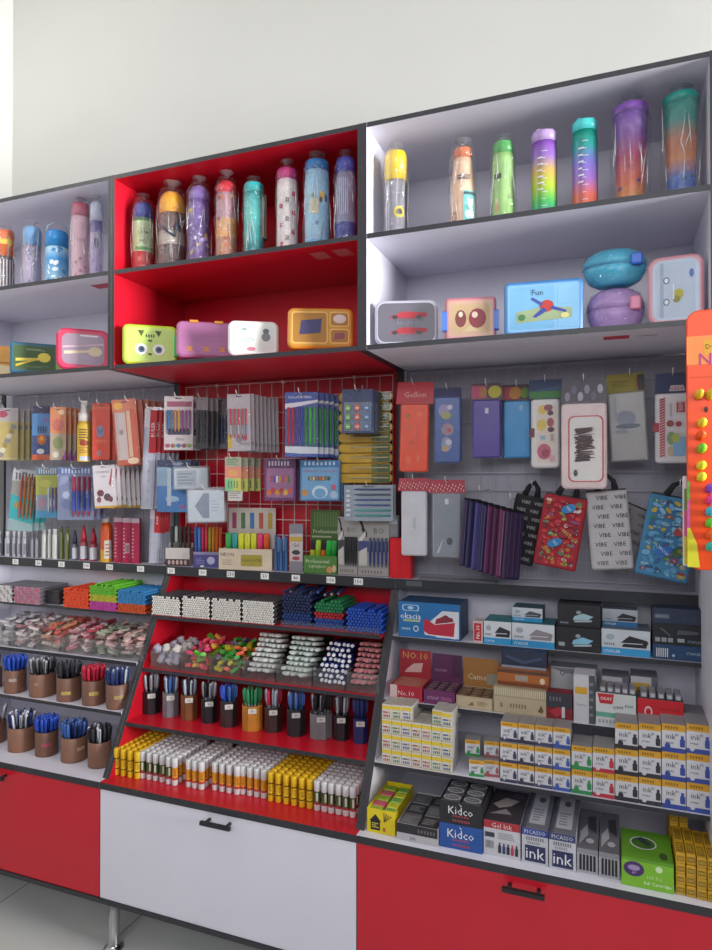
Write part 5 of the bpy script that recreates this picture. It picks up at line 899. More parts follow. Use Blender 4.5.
# centre bins
Yb = ysl(SHZ['centre'][1])+.006; zb = SHZ['centre'][1]
def shape_stock(kind, c):
    m = MB()
    if kind == 'cup': m.lathe([(.012, 0), (.018, .003), (.019, .012), (.014, .02), (.016, .028), (.010, .032)], M(c, .4), 9)
    elif kind == 'sharpener':
        m.loft([[(-.016, -.010, 0), (.016, -.0075, 0), (.016, .0075, 0), (-.016, .010, 0)], [(-.016, -.010, .012), (.016, -.0075, .012), (.016, .0075, .012), (-.016, .010, .012)]], M(c, .35)); m.box(-.01, .011, -.004, .004, .0121, .0132, STEEL); m.box(-.006, .002, -.002, .002, .0133, .015, M(c))
    return m
ST = {}
def stock(kind, c, name, cat):
    if (kind, c) not in ST: ST[(kind, c)] = Stock(shape_stock(kind, c), name, cat)
    return ST[(kind, c)]
bins = [(151, 179.5), (180.5, 208), (209, 241), (242, 275), (276, 312), (313, 345), (346, 379)]
bn = ['white and lilac sharpeners', 'neon pink and green sharpeners', 'yellow, green and orange sharpeners', 'white-capped black markers', 'white-capped green markers', 'blue markers with white ends', 'red markers with pale ends']
bx = [bin_('clear bin of %s on the red unit' % bn[i], p0, p1, Yb, zb, .072, .22) for i, (p0, p1) in enumerate(bins)]
for b, (kind, cols, names) in enumerate([('cup', ['#b9b4bc', '#a8a2b4', '#c9c4c0', '#9a95a4'], ['pale grey', 'lilac', 'off-white', 'dusky lilac']), ('sharpener', ['#e8407a', '#f0506a', '#5fc43a', '#8ac43a', '#e84a55', '#f0b03a', '#b0405a'], ['pink', 'coral', 'green', 'lime', 'red', 'amber', 'plum']), ('sharpener', ['#d8cc2a', '#3fb03f', '#f0803a', '#c8c02a', '#6a6470', '#e0603a', '#2f9a3a'], ['yellow', 'green', 'orange', 'olive yellow', 'grey', 'dark orange', 'deep green'])]):
    x0, x1 = bx[b]
    for k in range(45 if b else 27):
        q = R.randrange(len(cols)); ci, yi, li = (k % 3, (k//3) % 5, k//15) if b else (k % 3, (k//3) % 4, k//12); y = Yb+.03+yi*.037+.016*(li % 2)+R.uniform(-.003, .003); z = zb+.013+li*.023+yi*.008
        stock(kind, cols[q], 'sharpener', 'sharpener').put((x0+.027+(x1-x0-.054)*(ci+.25*(li % 2)-.1)/2.2+R.uniform(-.002, .002), y, z+.002), '%s sharpener in the bin of %s' % (names[q], bn[b]), '%s sharpeners, bin of %s' % (names[q], bn[b]), (R.uniform(-.8, .8), R.uniform(-.6, .6), R.uniform(0, 6.2)))
for b, (body, cap, end) in enumerate([('#2f3234', '#d8dcd8', '#d8dcd8'), ('#1f6a44', '#ccd8d2', '#ccd8d2'), ('#22337f', '#27398a', '#e4e6ee'), ('#7a2230', '#d0b4b0', '#c9727a')]):
    x0, x1 = bx[3+b]; m = MB(); L, r = .128, .0068
    m.lathe([(r*.8, 0, M(body)), (r, .003, M(body)), (r, L*.5, M(cap)), (r*1.1, L*.5+.0005, M(cap)), (r*1.02, L*.94, M(end)), (r*.8, L, M(end))], n=9); st = Stock(m, 'marker', 'marker')
    up = .16 if b != 2 else .08
    for row in range(8):
        sl = [(-.3, -.1, -.3, -.15, -.3, .05, -.2), (-.3, -.2, -.3, -.12, -.3, -.05, -.25), (.05, -.08, .06, -.05, 0, .1, -.1), (-.3, -.2, -.3, -.1, -.26, 0, -.2)][b][row % 7]
        d = Vector((sl, -1, up)).normalized(); mg = .0135+abs(d.x)*.064; nn = max(3, int((x1-x0-2*mg)/.0172)+1)
        for k in range(nn):
            x = x0+mg+(x1-x0-2*mg)*k/(nn-1); y = Yb+.082+row*.0125; e = R.uniform(-.012, .012)
            st.put((x-d.x*.064+d.x*e, y+.064+d.y*e, zb+.0125+row*.0160+d.z*e), 'marker in the bin of %s' % bn[3+b], 'markers in the bin of %s' % bn[3+b], d=d)
# --- pots
def pen_stock(c, cap, L=.145, r=.0043, clip_=None):
    m = MB(); m.lathe([(r*.3, 0, M(c)), (r*.95, .012, M(c)), (r, L*.62, M(cap)), (r*1.2, L*.62+.0004, M(cap)), (r*1.1, L*.97, M(cap)), (r*.6, L, M(cap))], n=8); m.box(-.0011, .0011, -r*1.9, -r*1.1, L*.68, L*.95, M(clip_ or cap)); return Stock(m, 'ballpoint_pen', 'pen')
def pot(label, px0, px1, ytop, ybot, z, col, pens, npen, plabel, square=False, tagc=None, tagpos=(.5, .6), tagtext=None, front_y=0, out=.05, tilt=.28, name='pen_pot', rough=.45, grp='pen pots', tagw=.34):
    pm = (px0+px1)/2; Yf = max(front_y+.004, atZ(pm, ybot, z)[1]); r, x = rad(px0, px1, Yf+.045); Y = Yf+r; H = Zp(pm, ytop, Y)-z
    t = thing(name, label, 'pen pot', (x, Y, z+.0008), facing(x, Y), grp); m = MB()
    n, rot, sx = (8, PI/8, 1) if square else (26, 0, 1); kk = 1.0 if not square else 1.02
    m.lathe([(r*kk, 0), (r*kk, .004), (r*kk, H-.001), (r*kk-.001, H), (r*kk-.003, H), (r*kk-.003, .005)], M(col, rough, var=.12), n, smooth=not square, rot=rot)
    m.build('pot_body', t)
    if tagc:
        rr_ = r*kk*(math.cos(PI/8) if square else 1); m = MB(); dd = front(m, .03, .018, -rr_-.0006, 0, H*tagpos[1]) if square else curved(m, r+.0004, H, 0, 1.2)
        if square: dd.rect(0, 0, 1, 1, M(tagc)); dd.text(tagtext or '50', .5, .5, .5, BLK)
        else:
            u, v = tagpos; dd.rect(u-tagw/2, v-.07, u+tagw/2, v+.07, M(tagc), 3)
            if tagtext: dd.text(tagtext, u, v, .09, M('#5a4a35'), tagw*.8)
        m.build('price_tag', t)
    no = int(npen*.62); ni = npen-no
    for k in range(npen):
        oi = k < no; a = 2*PI*(k+.5*R.random())/no if oi else 2*PI*(k-no+.3)/max(1, ni)
        q = r*((.62 if square else .76) if oi else .34); s = R.choice(pens); tl = min(tilt, q*.36/H)*R.uniform(.85, 1.05)
        d = Vector((math.cos(a)*tl, math.sin(a)*tl, 1)).normalized(); zz = max(.007, H+out*R.uniform(.5, 1.15)-s.L*d.z); u = (q-tl*(H-zz))
        s.put((x+math.cos(a)*u, Y+math.sin(a)*u, z+zz), plabel, plabel, d=d)
def PS(c, cap, L=.145, r=.0043, cl=None): s = pen_stock(c, cap, L, r, cl); s.L = L; return s
blueP = PS('#c9ccd6', '#2450b8'); bluD = PS('#2a3a72', '#26356f'); slv = PS('#8d8f98', '#b9bac2', cl='#4a4c55'); blkP = PS('#b4b4ba', '#1f2026'); blkD = PS('#26262c', '#2b2b32'); redP = PS('#c9b4b4', '#c0203f'); grnP = PS('#b9ccc2', '#2f8a5a'); clr = PS('#a9b4c4', '#c4ccd8', cl='#5a6a8a'); wht = PS('#cfd0d8', '#d8dae2', cl='#3f4a6a'); blu2 = PS('#3456b0', '#2a4fb8', r=.0052); lblu = PS('#7a94c0', '#3f6ab0')
GELP = 0
BR = '#7d5646'; zz = SHZ['left'][2]; fy = ysl(zz)
pot('brown leather pot cut by the left frame edge, upper pot shelf', -20, 3.5, 668, 693, zz, BR, [bluD], 8, 'blue pen in the upper-shelf pot cut by the frame', front_y=fy, out=.02)
pot('brown leather pot of bright blue pens, upper pot shelf', 5, 28, 669, 697, zz, BR, [blueP, blu2], 22, 'bright blue pen in the upper-shelf brown pot', tagc='#a89890', tagpos=(.4, .6), tagw=.3, front_y=fy, out=0.020)
pot('brown leather pot of silver and black pens, upper pot shelf', 28.5, 56, 672, 701, zz, '#845c49', [slv, blkP, blkD], 20, 'silver or black pen in the upper-shelf brown pot', tagc='#9a7a68', tagpos=(.3, .6), tagw=.16, front_y=fy, out=0.019)
pot('brown leather pot of black pens with yellow tag, upper pot shelf', 57, 82, 676, 704, zz, '#7b5545', [blkD], 18, 'black pen in the upper-shelf brown pot', tagc='#c0a85a', tagpos=(.4, .38), tagtext='Pen', front_y=fy, out=0.015)
pot('brown leather pot of red pens with yellow tag, upper pot shelf', 83, 106.5, 679, 708, zz, '#785242', [redP], 22, 'red pen in the upper-shelf brown pot', tagc='#c0a85a', tagpos=(.5, .5), tagtext='Pen', front_y=fy, out=0.022)
pot('brown leather pot of navy pens beside the raked divider', 107.5, 130, 683, 713, zz, '#7a5545', [bluD, bluD, clr], 22, 'navy pen in the upper-shelf brown pot by the divider', tagc='#b09a5f', tagpos=(.55, .5), tagtext='Pen', front_y=fy, out=0.022)
BR = '#855c4a'
pot('brown pot cut by the left frame edge, bottom shelf', -24, 6, 721, 748, Z_DECK, BR, [slv, wht], 12, 'silver pen in the bottom-shelf pot cut by the frame', front_y=1.97, out=.05)
pot('brown pot of striped silver pens, bottom shelf', 7.5, 36, 725, 755, Z_DECK, '#8a604c', [wht, slv, bluD], 20, 'silver or navy pen in the bottom-shelf brown pot', front_y=1.97, out=0.022)
pot('brown pot of royal blue pens with red stamp, bottom shelf', 36.5, 60, 730, 759.5, Z_DECK, '#74503f', [blu2], 22, 'royal blue pen in the bottom-shelf brown pot', tagc='#a8485a', tagpos=(.5, .5), tagw=.4, front_y=1.97, out=0.022)
pot('brown pot of dark blue pens with cream tag, bottom shelf', 61, 88, 735, 765.5, Z_DECK, '#86604c', [bluD, lblu], 24, 'dark blue pen in the bottom-shelf brown pot', tagc='#c4a888', tagpos=(.72, .55), tagtext='Pen', tagw=.26, front_y=1.97, out=0.022)
pot('brown pot of black pens beside the divider, bottom shelf', 89, 113, 740, 771, Z_DECK, '#815a48', [blkD, blkD, slv], 20, 'black pen in the bottom-shelf pot by the divider', front_y=1.97, out=0.022)
zz = SHZ['centre'][2]; fy = ysl(zz)
for (a, b, yt, yb, c, cn, ps, pn) in [(144.5, 163, 690, 716, '#232228', 'black', [slv, blkD], 'black and silver'), (165, 181.5, 692, 719, '#77787f', 'grey', [lblu, clr], 'pale blue'), (183, 200, 694, 722, '#7a4a2a', 'bronze', [blkD, clr], 'dark and clear'), (203.5, 220, 698, 725, '#202228', 'black', [slv, blkP], 'clear black'), (222, 240, 700, 729, '#33282a', 'dark brown', [lblu, blu2], 'blue'), (243, 264, 704, 733, '#b8782a', 'golden', [grnP], 'green'), (266, 284, 706, 734, '#3a2a2a', 'dark brown', [redP, clr], 'red'), (288, 307, 708, 738, '#23242b', 'black', [lblu, clr], 'clear blue'), (310, 333, 712, 741, '#77787c', 'grey', [slv, blkP], 'silver and black'), (335, 351, 714, 742, '#1f1f25', 'black', [blkD, slv], 'dark'), (355, 369.5, 718, 745, '#202f66', 'navy', [bluD], 'navy')]:
    lab = 'faceted %s pot of %s pens on the red shelf' % (cn, pn)
    pot(lab, a, b, yt, yb, zz, c, ps, 10, '%s pen in the faceted %s pot' % (pn, cn), square=True, tagc='#d0cdc8', tagpos=(.5, .72), tagtext='20' if a < 240 else '30', front_y=fy, out=.055, tilt=.3, rough=.35)
# --- glue sticks
def glue(body, cap, base, band, ring=None):
    m = MB(); r, H = .0112, .098; m.lathe([(r*.93, 0, M(base)), (r, .002, M(base)), (r, .02, M(band)), (r, .028, M(body)), (r, .064, M(cap)), (r*1.04, .0645, M(cap)), (r*1.03, H-.003, M(cap)), (r*.85, H, M(cap))], n=12)
    d = curved(m, r+.0002, .036, .028, 1.2)
    if ring: d.rect(0, .9, 1, 1.0, M(ring), 8); d.rect(0, -.12, 1, -.02, M(ring), 8); d.text('GLUE', .5, .45, .35, BLK, .5, rot=PI/2)
    else: d.rect(.38, .12, .62, .9, M('#d8d4c4'), 4) if body.startswith('#3') or body.startswith('#4') else d.text('glue', .5, .5, .4, M('#7a3a1a'), .6, rot=PI/2)
    return Stock(m, 'glue_stick', 'glue stick')
GY = glue('#ecc22a', '#e8bc1f', '#e6bb22', '#e6bb22', '#2a261f'); GG = glue('#47663a', '#d6d6d8', '#d8d3d3', '#b0303c'); GO = glue('#e0a02f', '#d8d8da', '#d8d3d3', '#c03a3a')
def gblock(px0, px1, nc, yb0, yb1, nr, st, label, skip=None):
    Ya = atZ(px0+4, yb0, Z_DECK)[1]+.011; Yb_ = atZ(px1-4, yb1, Z_DECK)[1]+.011; Y0 = (Ya+Yb_)/2
    x0, x1 = Xp(px0, Y0)+.0118, Xp(px1, Y0)-.0118
    for j in range(nr):
        for i in range(nc):
            s = st[i % len(st)] if isinstance(st, list) else st
            y = Y0+j*.0262
            if y > 2.425: continue
            s.put((x0+(x1-x0)*i/max(1, nc-1)+random.uniform(-.0006, .0006)+j*.0004, y, Z_DECK+.0006), label, label+' group', (0, 0, facing(x0, Y0)+random.uniform(-.3, .3)))
gblock(115.5, 141, 4, 777, 779, 9, GY, 'all-yellow glue stick in the block at the left end of the red deck')
gblock(141.5, 166, 4, 780, 783, 9, GG, 'white-capped green glue stick beside the left yellow block')
gblock(167, 178.5, 2, 785, 787, 8, [GG, GO], 'white-capped glue stick in the short mixed pair of columns')
gblock(181, 186, 1, 779, 779, 7, GO, 'white-capped orange glue stick in the narrow recessed column')
gblock(187, 205, 3, 789, 790, 8, GO, 'white-capped yellow glue stick in the three-wide block')
gblock(213, 240.5, 4, 792, 795, 8, GO, 'white-capped yellow glue stick in the fourth block from left')
gblock(241, 267.5, 4, 796, 799, 9, GO, 'white-capped orange glue stick left of the big yellow block')
gblock(268.5, 313.5, 6, 801, 811, 8, GY, 'all-yellow glue stick in the big yellow block')
gblock(314.5, 356.5, 6, 812, 818, 8, GG, 'white-capped green glue stick in the block at the right end')
for (a, b, yt, Y, c, lab) in [(150, 208, 739, 2.385, '#6d5f2c', 'olive carton at the back of the red deck, left'), (212, 254, 746, 2.385, '#74652f', 'olive carton at the back of the red deck, right'), (276, 322, 748, 2.33, '#b07f35', 'tan open carton behind the big yellow glue block')]:
    P = place(a, b, yt, 760, Y, 0); hh = Zp((a+b)/2, yt, Y)-Z_DECK; dd = .05 if Y > 2.35 else .1
    m = MB(); m.bbox(-P['w']*.45, P['w']*.45, 0, dd, 0, hh, M(c), .002); front(m, P['w']*.9, hh).rect(.42, 0, .56, 1, M('#2f2c3c') if dd < .06 else M('#94692a')); solo(m, 'carton', lab, 'carton', (P['x'], Y, Z_DECK+.0006))
# ================================================================ LOWER DISPLAY, RIGHT
def carton(name, label, px0, px1, ytop, Yf, d, z, col, fdeco=None, tdeco=None, topc=None, group=None, cat='box', rz=0, side=None, gap=.0006, ybase=None):
    x0, x1 = Xp(px0, Yf), Xp(px1, Yf); w = x1-x0; h = Zp((px0+px1)/2, ytop, Yf)-z-gap
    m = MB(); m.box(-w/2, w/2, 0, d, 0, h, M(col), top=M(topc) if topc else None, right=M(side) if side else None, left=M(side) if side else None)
    if fdeco: fdeco(front(m, w, h))
    if tdeco: tdeco(top(m, w, d, h))
    return solo(m, name, label, cat, ((x0+x1)/2, Yf, z+gap), rz, group), z+gap+h
z1 = SHZ['right'][0]; Y1 = 2.264
def d_tape(f):
    f.rr(.06, .74, .34, .92, .008, M('#a9c4dc')); f.rr(.08, .76, .32, .90, .007, M('#2a6fa8')); f.ell(.2, .83, .05, .05, M('#a9c4dc')); f.text('okacia', .2, .60, .17, M('#dfe8f0'), .34); f.rect(.08, .44, .36, .50, M('#a9b890')); f.bars(.05, .2, .2, .26, 5, M('#a9c4dc'), .6); f.ell(.29, .25, .045, .09, M('#c9d8e4')); f.ell(.29, .25, .03, .06, M('#2a6fa8'))
    f.poly([(.62, .05), (.98, .05), (.98, .8), (.72, .8), (.5, .45)], M('#cfd3dc')); f.poly([(.42, .2), (.50, .12), (.9, .10), (.92, .5), (.60, .40), (.46, .55), (.42, .5)], M('#b8243f')); f.poly([(.6, .42), (.9, .52), (.88, .62), (.74, .66), (.62, .56)], M('#8f1a30')); f.ell(.77, .58, .06, .11, M('#7d2a3a')); f.poly([(.42, .2), (.44, .1), (.93, .04), (.92, .1), (.5, .12)], M('#d8d4d8'))
_, zt = carton('tape_dispenser_box', 'blue box picturing a red tape dispenser', 398.5, 460, 603, Y1, .13, z1, '#1f6aa8', d_tape, topc='#2d4a6a', cat='box', side='#2a4a68')
carton('staples_box', 'little red and white staples box beside the dispenser box', 473, 482.5, 621, Y1, .05, z1, '#c9b4b4', lambda f: (f.rect(.08, .1, .85, .9, M('#b8242f')), f.text('No.10', .48, .5, .2, WHT, .6, rot=PI/2)), cat='staples box')
def stp(pic, band='#2f93c8', body='#cdd2d8'):
    def f(F):
        F.rect(0, 0, 1, .28, M(band)); F.bars(.05, .38, .28, .46, 5, M('#6a727c'), .6); F.ell(.18, .7, .09, .12, M('#9aa4ae')); F.text('STAPLER', .22, .14, .14, M('#dfe8ee'), .35)
        F.poly([(.42, .34), (.92, .34), (.94, .48), (.46, .46)], M(pic)); F.poly([(.40, .50), (.58, .78), (.92, .64), (.96, .52), (.5, .5)], M(pic)); F.ell(.9, .55, .06, .1, M(pic))
    return f
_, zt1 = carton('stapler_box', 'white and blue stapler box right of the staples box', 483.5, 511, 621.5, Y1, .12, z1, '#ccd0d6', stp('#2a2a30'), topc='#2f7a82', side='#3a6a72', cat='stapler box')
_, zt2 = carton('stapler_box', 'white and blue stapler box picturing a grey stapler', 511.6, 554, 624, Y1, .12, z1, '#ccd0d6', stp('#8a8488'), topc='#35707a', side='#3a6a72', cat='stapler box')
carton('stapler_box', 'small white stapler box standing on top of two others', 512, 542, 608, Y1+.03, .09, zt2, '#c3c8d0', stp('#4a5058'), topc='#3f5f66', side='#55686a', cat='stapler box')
def bst(pic, q):
    def f(F): F.poly([(.36, .3), (.72, .34), (.84, .5), (.6, .62), (.4, .48)], M(pic)); F.poly([(.4, .2), (.8, .26), (.8, .34), (.4, .28)], M('#a9b4bc')); F.ell(.5, .66, .06, .08, M('#8d949c')); F.rect(.06, .2, .2, .36, M('#9aa0a6')) if q else F.bars(.06, .12, .26, .2, 5, M('#8d949c'), .6)
    return f
_, zt = carton('stapler_box', 'black stapler box with light blue stapler picture, lower of the black pair', 555.5, 600, 628, Y1, .12, z1, '#1d1d22', bst('#7fb8d4', 1), topc='#26262c', cat='stapler box')
carton('stapler_box', 'black stapler box with pale stapler picture, upper of the black pair', 557, 600, 605, Y1+.015, .1, zt, '#1f1f25', bst('#9ab8c4', 0), topc='#2a2a30', cat='stapler box')
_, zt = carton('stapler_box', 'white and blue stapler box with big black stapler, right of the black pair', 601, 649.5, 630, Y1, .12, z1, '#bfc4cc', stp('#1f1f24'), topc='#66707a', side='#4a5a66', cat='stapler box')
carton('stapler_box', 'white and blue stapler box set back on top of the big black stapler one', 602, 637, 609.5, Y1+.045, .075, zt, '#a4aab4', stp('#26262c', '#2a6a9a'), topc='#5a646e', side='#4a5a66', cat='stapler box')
def nav(k):
    def f(F):
        if k == 0: F.bars(.06, .15, .32, .75, 6, M('#c9ccd0'), .5); F.text('STAPLER', .82, .5, .3, M('#a9bcd0'), .28); F.ell(.42, .3, .03, .1, M('#8db0c8'))
        if k == 1: [F.rect(.05+.13*i, .12, .15+.13*i, .32, M('#8d9298')) for i in range(3)]; F.rect(.5, .15, .64, .32, M('#9aa0a6')); F.text('STAPLER', .84, .2, .2, M('#8d98a4'), .28); F.poly([(.48, .5), (.9, .55), (.92, .68), (.52, .72)], M('#4a5058')); F.poly([(.15, .75), (.35, .4), (.37, .43), (.18, .78)], M('#5a6068'))
        if k == 2: F.rect(.04, .3, .34, .6, M('#5a6472')); F.bars(.06, .38, .32, .52, 7, M('#77828f'), .6); F.bars(.6, .2, .95, .45, 3, M('#3f4a58'), .4, False)
    return f
zt = z1
for k, (yt, c) in enumerate([(645.5, '#1f3f66'), (624, '#181a20'), (609, '#26304a')]):
    _, zt = carton('stapler_box', 'dark navy stapler box, %s of the stack of three at the right' % ['bottom', 'middle', 'top'][k], 652, 702, yt, Y1, .12, zt, c, nav(k), cat='stapler box', group='navy stapler boxes')
# ---- second shelf: pencil lead / eraser boxes with raised lids
z2 = SHZ['right'][1]; Y2 = 2.168
def lidbox(label, fx0, fx1, fyt, lx0, lx1, lyt, col, lidc, fd, ld, itemc, n, name='staples_display_box', iname='staples_packet', ilabel='', d=.11, cat='display box'):
    x0, x1 = Xp(fx0, Y2), Xp(fx1, Y2); w = x1-x0; h = Zp((fx0+fx1)/2, fyt, Y2)-z2; t = thing(name, label, cat, ((x0+x1)/2, Y2, z2+.0006), 0)
    openbox(t, w, d, h, M(col), fd)
    Yl_ = Y2+d; hl = Zp((lx0+lx1)/2, lyt, Yl_)-z2; m = MB(); m.box(-w/2, w/2, d+.0005, d+.0025, 0, hl, M(lidc)); ld(front(m, w, hl-h, d+.0005, 0, h)); m.build('lid', t)
    a, b = n; rw = (w-.006)/a; rd = (d-.006)/b
    for i in range(a):
        for j in range(b):
            q = MB(); q.box(-rw/2+.0008, rw/2-.0008, 0, rd-.0015, 0, h-.003+.003*(j % 2)*0, M(itemc), top=M(itemc)); top(q, rw-.0016, rd-.0015, h-.003).bars(.1, .2, .9, .8, 2, M('#c9b49a'), .3, False)
            solo(q, iname, '%s, row %s from the front, column %s' % (ilabel, ORD[j], ORD[i]), 'packet', (t.location.x-w/2+.003+rw*(i+.5), Y2+.0025+rd*j, z2+.003), 0, ilabel)
lidbox('red open display box with raised No.10 lid, left end of shelf', 390, 422, 686, 405, 436, 651, '#a81c34', '#9c2430', lambda f: (f.rect(0, 0, .22, 1, M('#d0b4b4')), f.text('No.10', .5, .5, .4, M('#e0c0c0'), .5)), lambda f: (f.text('NO.10', .5, .8, .28, M('#c99a5a'), .8), f.poly([(.15, .15), (.7, .2), (.75, .55), (.45, .5), (.25, .3)], M('#c9a4a0'))), '#a8564a', (1, 5), ilabel='red staples packet in the No.10 display box')
lidbox('purple open display box with raised lid, second on shelf', 423.5, 454.5, 691, 435, 466, 655, '#6a2a5c', '#5a2650', lambda f: (f.text('eraser', .3, .45, .4, M('#b090a8'), .4), f.rect(.55, .3, .9, .6, M('#8a5078'))), lambda f: (f.rect(.66, .2, 1, .95, M('#4a2040')), f.text('ERASER', .3, .4, .16, M('#a0809a'), .4)), '#4a2844', (3, 4), ilabel='dark purple packet in the purple display box')
lidbox('tan open display box with orange lid, third on shelf', 456, 492, 697, 467, 499, 659, '#b3a084', '#9a6a34', lambda f: (f.rect(.04, .1, .96, .9, M('#bca98c')), f.poly([(.32, .25), (.45, .6), (.5, .3)], M('#7a6040')), f.bars(.58, .3, .9, .7, 4, M('#8d7858'), .5, False)), lambda f: (f.text('Camel', .42, .35, .3, M('#d0c0a4'), .6), f.rect(.68, .1, .98, .5, M('#8d8a7a'))), '#5f4436', (3, 4), ilabel='brown packet in the tan display box')
def cream(f): f.rect(.02, .05, .98, .62, M('#b8a98a')); f.bars(.02, .68, .98, .95, 26, M('#d0c4a8'), .5); f.ell(.15, .3, .03, .1, M('#8d7c5c')); f.bars(.3, .25, .62, .4, 6, M('#7d6c4c'), .5); f.poly([(.82, .2), (.88, .45), (.93, .25), (.9, .15)], M('#6a5638'))
_, zt = carton('eraser_display_box', 'cream carton with toothed top row, below the orange one', 493, 547, 688.5, Y2, .11, z2, '#a89878', cream, cat='display box')
_, zt = carton('eraser_display_box', 'orange and brown carton resting on the cream one', 497, 548, 671, Y2+.02, .09, zt, '#a8602a', lambda f: (f.rect(0, 0, 1, .25, M('#7a4020')), f.rect(.35, .35, .6, .7, M('#9a9088')), f.ell(.88, .45, .05, .2, M('#d8c0a0')), f.rect(0, .8, 1, 1, M('#5a3a2a'))), cat='display box')
carton('eraser_display_box', 'dark navy lidded carton on top of the orange one', 501, 546, 651.5, Y2+.045, .06, zt, '#262c44', lambda f: (f.poly([(.1, .75), (.5, .45), (.9, .75), (.9, .6), (.5, .25), (.1, .6)], M('#3f4a66')), f.rect(0, 0, 1, .14, M('#8d94a4'))), cat='display box')
carton('staples_box', 'red and black packet right of the cream carton', 545.5, 571.5, 693, Y2-.003, .05, z2, '#7f1f28', lambda f: (f.rect(0, .45, 1, 1, M('#33333c')), f.poly([(.1, .3), (.5, .5), (.7, .3), (.4, .1)], M('#b02f3a')), f.rect(.6, .1, .72, .5, M('#c9c4c8')), f.bars(.1, .7, .6, .85, 4, M('#6a6a74'), .5)), cat='packet')
o, zt = carton('white_box', 'white box with yellow label and dark side stripe', 573, 594, 675, Y2, .08, z2, '#c4c2c6', lambda f: (f.rect(.72, 0, 1, 1, M('#4a4a52')), f.rect(.06, .6, .64, .74, M('#cf9f2a')), f.text('Correc', .36, .38, .1, M('#55555f'), .5), f.bars(.74, .1, .98, .9, 5, M('#77777f'), .4, False)), cat='box')
carton('white_box', 'long white wedge-lidded box with tick mark at the back', 549, 596, 668, Y2+.12, .07, z2, '#b9bac0', lambda f: (f.poly([(.0, .98), (1, .98), (1, .86), (.3, .86)], M('#7d7f88')), f.ell(.28, .86, .05, .06, M('#2f3038')), f.ell(.28, .86, .035, .042, M('#b9bac0')), f.text('LION', .55, .84, .06, M('#6a6c76'), .3)), topc='#8d8f98', cat='box')
for i, (a, b) in enumerate([(601, 628), (630, 657)]):
    carton('white_box', 'white box with yellow label at the back of the shelf, %s of two' % ['left', 'right'][i], a, b, 677, Y2+.09, .09, z2, '#b4b2b8', lambda f: (f.rect(.05, .62, .7, .86, M('#b8942a')), f.rect(.76, 0, 1, 1, M('#5f5d66')), f.text('ink', .36, .74, .1, M('#5a4a1a'), .4)), topc='#6d6b74', cat='box', group='white yellow-labelled boxes')
def okay(f): f.poly([(.04, .98), (.46, .98), (.42, .68), (.1, .68)], M('#b8242f')); f.text('OKAY', .26, .83, .16, WHT, .3); f.rect(.0, .28, 1, .42, M('#5fa08a')); f.text('Okay Plus', .68, .62, .17, M('#2f4a44'), .5, rot=.2); f.bars(.05, .1, .6, .2, 6, M('#9a9ca0'), .6); f.ell(.9, .15, .06, .09, M('#a87a90'))
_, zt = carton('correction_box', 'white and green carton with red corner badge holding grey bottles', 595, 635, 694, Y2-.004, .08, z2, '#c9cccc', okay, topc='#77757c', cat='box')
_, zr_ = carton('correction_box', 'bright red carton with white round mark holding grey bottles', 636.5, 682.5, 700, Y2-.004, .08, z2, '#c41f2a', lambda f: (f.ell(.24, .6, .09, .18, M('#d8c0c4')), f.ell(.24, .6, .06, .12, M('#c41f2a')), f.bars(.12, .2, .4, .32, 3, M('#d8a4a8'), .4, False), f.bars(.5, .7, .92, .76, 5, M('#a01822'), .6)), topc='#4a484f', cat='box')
cs = MB(); cs.bbox(-.009, .009, 0, .07, 0, .016, M('#85838b', .4), .002); front(cs, .018, .016).rect(.2, .2, .8, .8, M('#b9b7bd')); st = Stock(cs, 'cap_box', 'small box')
for i in range(5): st.put((Xp(599+7.4*i+3, Y2), Y2+.003, zt+.0006), 'small grey box on the white and green carton, %s from left' % ORD[i], 'grey boxes on the white and green carton')
for i in range(5): st.put((Xp(641+8.6*i+2, Y2), Y2+.003, zr_+.0006), 'small grey box on the bright red carton, %s from left' % ORD[i], 'grey boxes on the bright red carton')
carton('grey_box', 'flat grey packet at the right end of the second shelf', 684, 704, 713, Y2+.01, .08, z2, '#77747e', lambda f: f.bars(.1, .2, .9, .8, 3, M('#8d8a94'), .4, False), cat='packet')
# ---- third shelf: small boxes in a grid
z3 = SHZ['right'][2]; Y3 = 2.078
def smallbox(w, h, d, c, c2, big=True):
    m = MB(); m.box(-w/2, w/2, 0, d, 0, h, M('#d0ccc4' if not big else '#cdccd2'), top=M('#a9a59c' if not big else '#8d8a8c')); f = front(m, w, h)
    if big:
        f.rect(0, .76, 1, 1, M('#d09a2a')); f.bars(.12, .83, .7, .92, 5, M('#8a6218'), .6); f.rect(0, 0, 1, .16, M(c)); f.text('ink', .38, .56, .24, M('#3a3a44'), .4); f.bars(.15, .3, .5, .36, 5, M('#77777f'), .6); f.rr(.76, .22, .97, .5, .003, M(c)); f.rect(.8, .5, .92, .62, M(c)); f.ell(.24, .2, .12, .13, M(c2)); f.ell(.24, .2, .08, .09, M('#cdccd2')) if c2 != c else None; f.bars(.55, .6, .7, .68, 3, M('#77777f'), .5)
    else: f.rect(0, .66, 1, .9, M('#d8bc3a')); f.rect(.1, .4, .6, .5, M(c)); f.bars(.12, .12, .85, .3, 4, M(c), .6); f.ell(.78, .45, .1, .1, M(c2)); f.rect(0, 0, 1, .06, M('#b8a878'))
    return m
xw = (Xp(452, Y3)-Xp(382, Y3))/7-.0012; hs = (Zp(400, 706, Y3)-z3)/4.0-.0006
c7 = ['#a83a4a', '#4a7a5a', '#4a5a9a', '#8a4a5a', '#b0506a', '#4a8a6a', '#3f5a8a']; nm7 = ['red', 'green', 'blue', 'plum', 'pink', 'teal', 'navy']; rowsn = [4, 4, 4, 3, 3, 4, 4]
